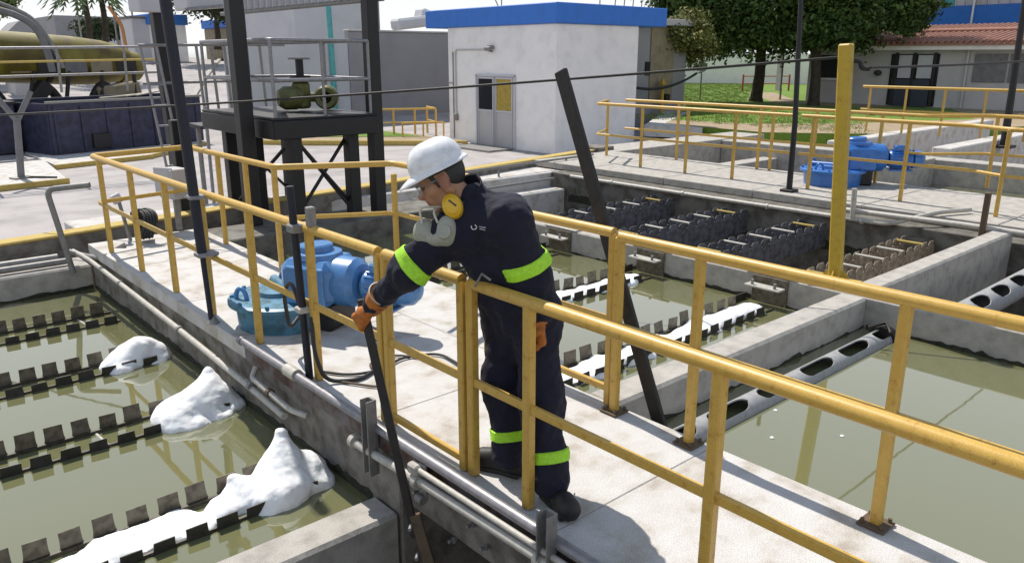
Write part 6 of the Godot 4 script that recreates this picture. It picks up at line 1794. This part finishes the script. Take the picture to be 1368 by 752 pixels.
	ring_band("glove_cuff", wrR - f * 0.085, wrR + f * 0.05, 0.066, 0.043, 0.0, 1.0, M.glove, t)
	ring_band("cuff_hem", wrR - f * 0.09, wrR - f * 0.084, 0.0685, 0.068, 0.0, 1.0, M.strap, t)
	var handL := Vector3(2.25, 0.79, -2.37)
	var fl := (handL - wrL).normalized()
	glove("glove", handL, fl, Vector3(-0.5, 0.15, 0.85).normalized(), Vector3(-0.8, 0.0, -0.5).normalized(), wrL + fl * 0.01, 0.4, M.glove, t)
	ring_band("glove_cuff", wrL - fl * 0.05, wrL + fl * 0.05, 0.06, 0.044, 0.0, 1.0, M.glove, t)
	# hard hat: dome with peak, ridge and rim
	var hel := obj("hard_hat", helmet(H.call(-0.008, 0.062, 0.0), Basis(hf, hu, -hl)), M.helmet, t)
	var inner := MeshInstance3D.new()
	inner.name = "head_band"
	hel.add_child(inner)
	var ib := B()
	var ringp := []
	for k in 25: ringp.append(H.call(-0.012 + cos(TAU * k / 24) * 0.103, 0.045, sin(TAU * k / 24) * 0.088))
	ib.tube(ringp, 0.012, 8, false)
	inner.mesh = ib.mesh(O)
	inner.material_override = M.rubber
	# safety glasses
	var gl := obj("safety_glasses", B().tube(bend([H.call(-0.02, 0.012, 0.083), H.call(0.075, 0.012, 0.074), H.call(0.112, 0.012, 0.035), H.call(0.122, 0.01, 0.0), H.call(0.112, 0.012, -0.035), H.call(0.075, 0.012, -0.074), H.call(-0.02, 0.012, -0.083)], 0.03), 0.0025, 6), M.dull_steel, t)
	for s in [-1.0, 1.0]:
		var ln := MeshInstance3D.new()
		ln.name = "glass_lens"
		gl.add_child(ln, true)
		ln.mesh = B().box(H.call(0.108, -0.006, 0.034 * s), Vector3(0.003, 0.042, 0.056), Basis(hf, hu, -hl) * Basis(Vector3.UP, 0.45 * s), 0.001).mesh(O)
		ln.material_override = M.lens
	# ear defender hanging at the jaw
	var mc: Vector3 = H.call(-0.002, -0.118, 0.092)
	var mx := Basis(hl.cross(hu), hl, hu) * Basis(Vector3.RIGHT, 0.35)
	obj("ear_defender", B().lathe([Vector2(0, 0.032), Vector2(0.026, 0.03), Vector2(0.04, 0.02), Vector2(0.045, 0.004), Vector2(0.043, -0.012)], mc, mx.scaled_local(Vector3(1.0, 1, 1.3)), 24), M.muff, t)
	obj("ear_cushion", B().lathe([Vector2(0.043, -0.012), Vector2(0.047, -0.02), Vector2(0.042, -0.034), Vector2(0.0, -0.034)], mc, mx.scaled_local(Vector3(1.0, 1, 1.3)), 24), M.rubber, t)
	obj("ear_slot", B().box(mc + mx * Vector3(-0.008, 0.0255, 0.008), Vector3(0.018, 0.012, 0.05), mx * Basis(Vector3.UP, 0.5), 0.005), M.base_plate, t)
	obj("head_band", B().tube(bend([mc, H.call(-0.09, -0.135, 0.06), H.call(-0.12, -0.13, 0.0), H.call(-0.09, -0.135, -0.07)], 0.05), 0.012, 8), M.rubber, t)
	# respirator hanging on the chest
	var mk := Field.new()
	mk.k = 0.02
	mk.ell(Vector3(1.955, 1.21, -2.795), Vector3(0.048, 0.066, 0.056), Basis(Vector3.UP, 0.6))
	mk.ell(Vector3(1.985, 1.235, -2.675), Vector3(0.045, 0.068, 0.05), Basis(Vector3.UP, -0.3))
	mk.ell(Vector3(1.965, 1.195, -2.735), Vector3(0.038, 0.036, 0.06))
	var mb := Bld.new()
	mk.mesh_into(mb, Vector3(1.86, 1.06, -2.92), Vector3(2.08, 1.34, -2.55), 0.006)
	obj("respirator", mb, M.mask, t)
	obj("filter_cap", B().lathe([Vector2(0, 0.016), Vector2(0.03, 0.014), Vector2(0.034, 0)], Vector3(1.955, 1.24, -2.65), Basis(Vector3.BACK, 1.2) * Basis(Vector3.RIGHT, 0.5), 18), M.mask, t)
	obj("strap", B().tube(bend([H.call(0.035, -0.115, 0.03), Vector3(1.92, 1.33, -2.79), Vector3(1.925, 1.26, -2.775)], 0.03), 0.005, 6), M.strap, t)
	obj("strap", B().tube(bend([H.call(0.03, -0.12, -0.02), Vector3(1.95, 1.32, -2.73), Vector3(1.955, 1.27, -2.7)], 0.03), 0.005, 6), M.strap, t)
	# embroidered mark on the chest, laid on the cloth
	var on := func(y: float, z: float) -> Vector3:
		var p := Vector3(1.92, y, z)
		for k in 60:
			var d: float = cv.value(p, cv.prims)
			if d < 0.003: break
			p.x += maxf(d * 0.6, 0.001)
		return p
	var arc := []
	for k in 11:
		var an := 0.5 + 4.6 * k / 10.0
		arc.append(on.call(1.262 + cos(an) * 0.011, -2.565 + sin(an) * 0.011))
	var lg := B().tube(arc, 0.0022, 5)
	for r in 2:
		var ln := []
		for k in 4: ln.append(on.call(1.266 - r * 0.01 , -2.54 + k * 0.012))
		lg.tube(ln, 0.0016, 4)
	obj("chest_mark", lg, M.thread, t)
	# clip strap on the front of the coverall
	obj("tool_strap", B().tube([Vector3(2.075, 0.985, -2.6), Vector3(2.07, 1.055, -2.545), Vector3(2.09, 1.03, -2.51)], 0.006, 6), M.dull_steel, t)
	# the pole in his right hand
	var top := hand + pole_up * 0.09
	var bot := Vector3(1.885, -0.33, -2.86)
	var s := thing("scraper_pole", "long dark flat pole held in the worker's right glove, reaching into the pit", "pole", bot)
	var cross := Vector3(0.75, 0, 0.66)
	obj("shaft", B().bar(top, bot, 0.026, 0.042, 0.004, cross), M.dark_bar, s)
	obj("lower_bar", B().bar(bot + pole_up * 0.12 + cross * 0.02, bot - pole_up * 0.28 + cross * 0.05, 0.03, 0.055, 0.004, cross), M.base_plate, s)
	for k in 3:
		var p := bot + pole_up * (0.08 - 0.15 * k) + Vector3(-0.02, 0, 0.02)
		obj("bolt", B().tube([p, p + Vector3(-0.03, 0, 0.03)], 0.01, 6), M.steel, s)

func helmet(at: Vector3, q: Basis) -> Bld:
	var b := Bld.new()
	var rows := 18
	var seg := 48
	var grid := []
	for r in rows + 1:
		var line := []
		for s in seg:
			var a := TAU * s / seg
			var front := maxf(0.0, cos(a))
			var p: Vector3
			if r <= 12:
				var e := (PI * 0.5) * r / 12.0
				var rad := pow(sin(e), 0.86)
				var y := 0.114 * pow(cos(e), 0.9) if r < 12 else 0.0
				p = Vector3(cos(a) * 0.127 * rad, y, sin(a) * 0.108 * rad)
				p.y += 0.006 * exp(-pow(sin(a) * rad * 0.112 / 0.02, 2.0)) * sin(e * 1.6)
			else:
				var u := (r - 12) / 6.0
				var fl := 0.010 + 0.062 * pow(front, 2.2) + 0.004 * (1.0 - front)
				var drop := 0.012 + 0.018 * pow(front, 2.0)
				var ww := minf(u * 1.6, 1.0)
				p = Vector3(cos(a) * (0.127 + fl * ww), -drop * ww * (0.5 + 0.5 * ww), sin(a) * (0.108 + (0.010 + 0.012 * pow(front, 1.5)) * ww))
				if u > 0.7: p.y -= (u - 0.7) * 0.018
			line.append(at + q * p)
		grid.append(line)
	var st := SurfaceTool.new()
	st.begin(Mesh.PRIMITIVE_TRIANGLES)
	st.set_smooth_group(0)
	for r in rows:
		for s in seg:
			var s2 := (s + 1) % seg
			for p in [grid[r][s], grid[r + 1][s], grid[r + 1][s2], grid[r][s], grid[r + 1][s2], grid[r][s2]]:
				st.add_vertex(p)
	st.index()
	st.generate_normals()
	var arr := st.commit_to_arrays()
	b.v = arr[Mesh.ARRAY_VERTEX]
	b.n = arr[Mesh.ARRAY_NORMAL]
	b.i = arr[Mesh.ARRAY_INDEX]
	var mid := at + q * Vector3(0, 0.04, 0)
	for k in b.v.size():
		if b.n[k].dot(b.v[k] - mid) < 0.0: b.n[k] = -b.n[k]
		b.c.append(Color(1, 1, 1))
	return b
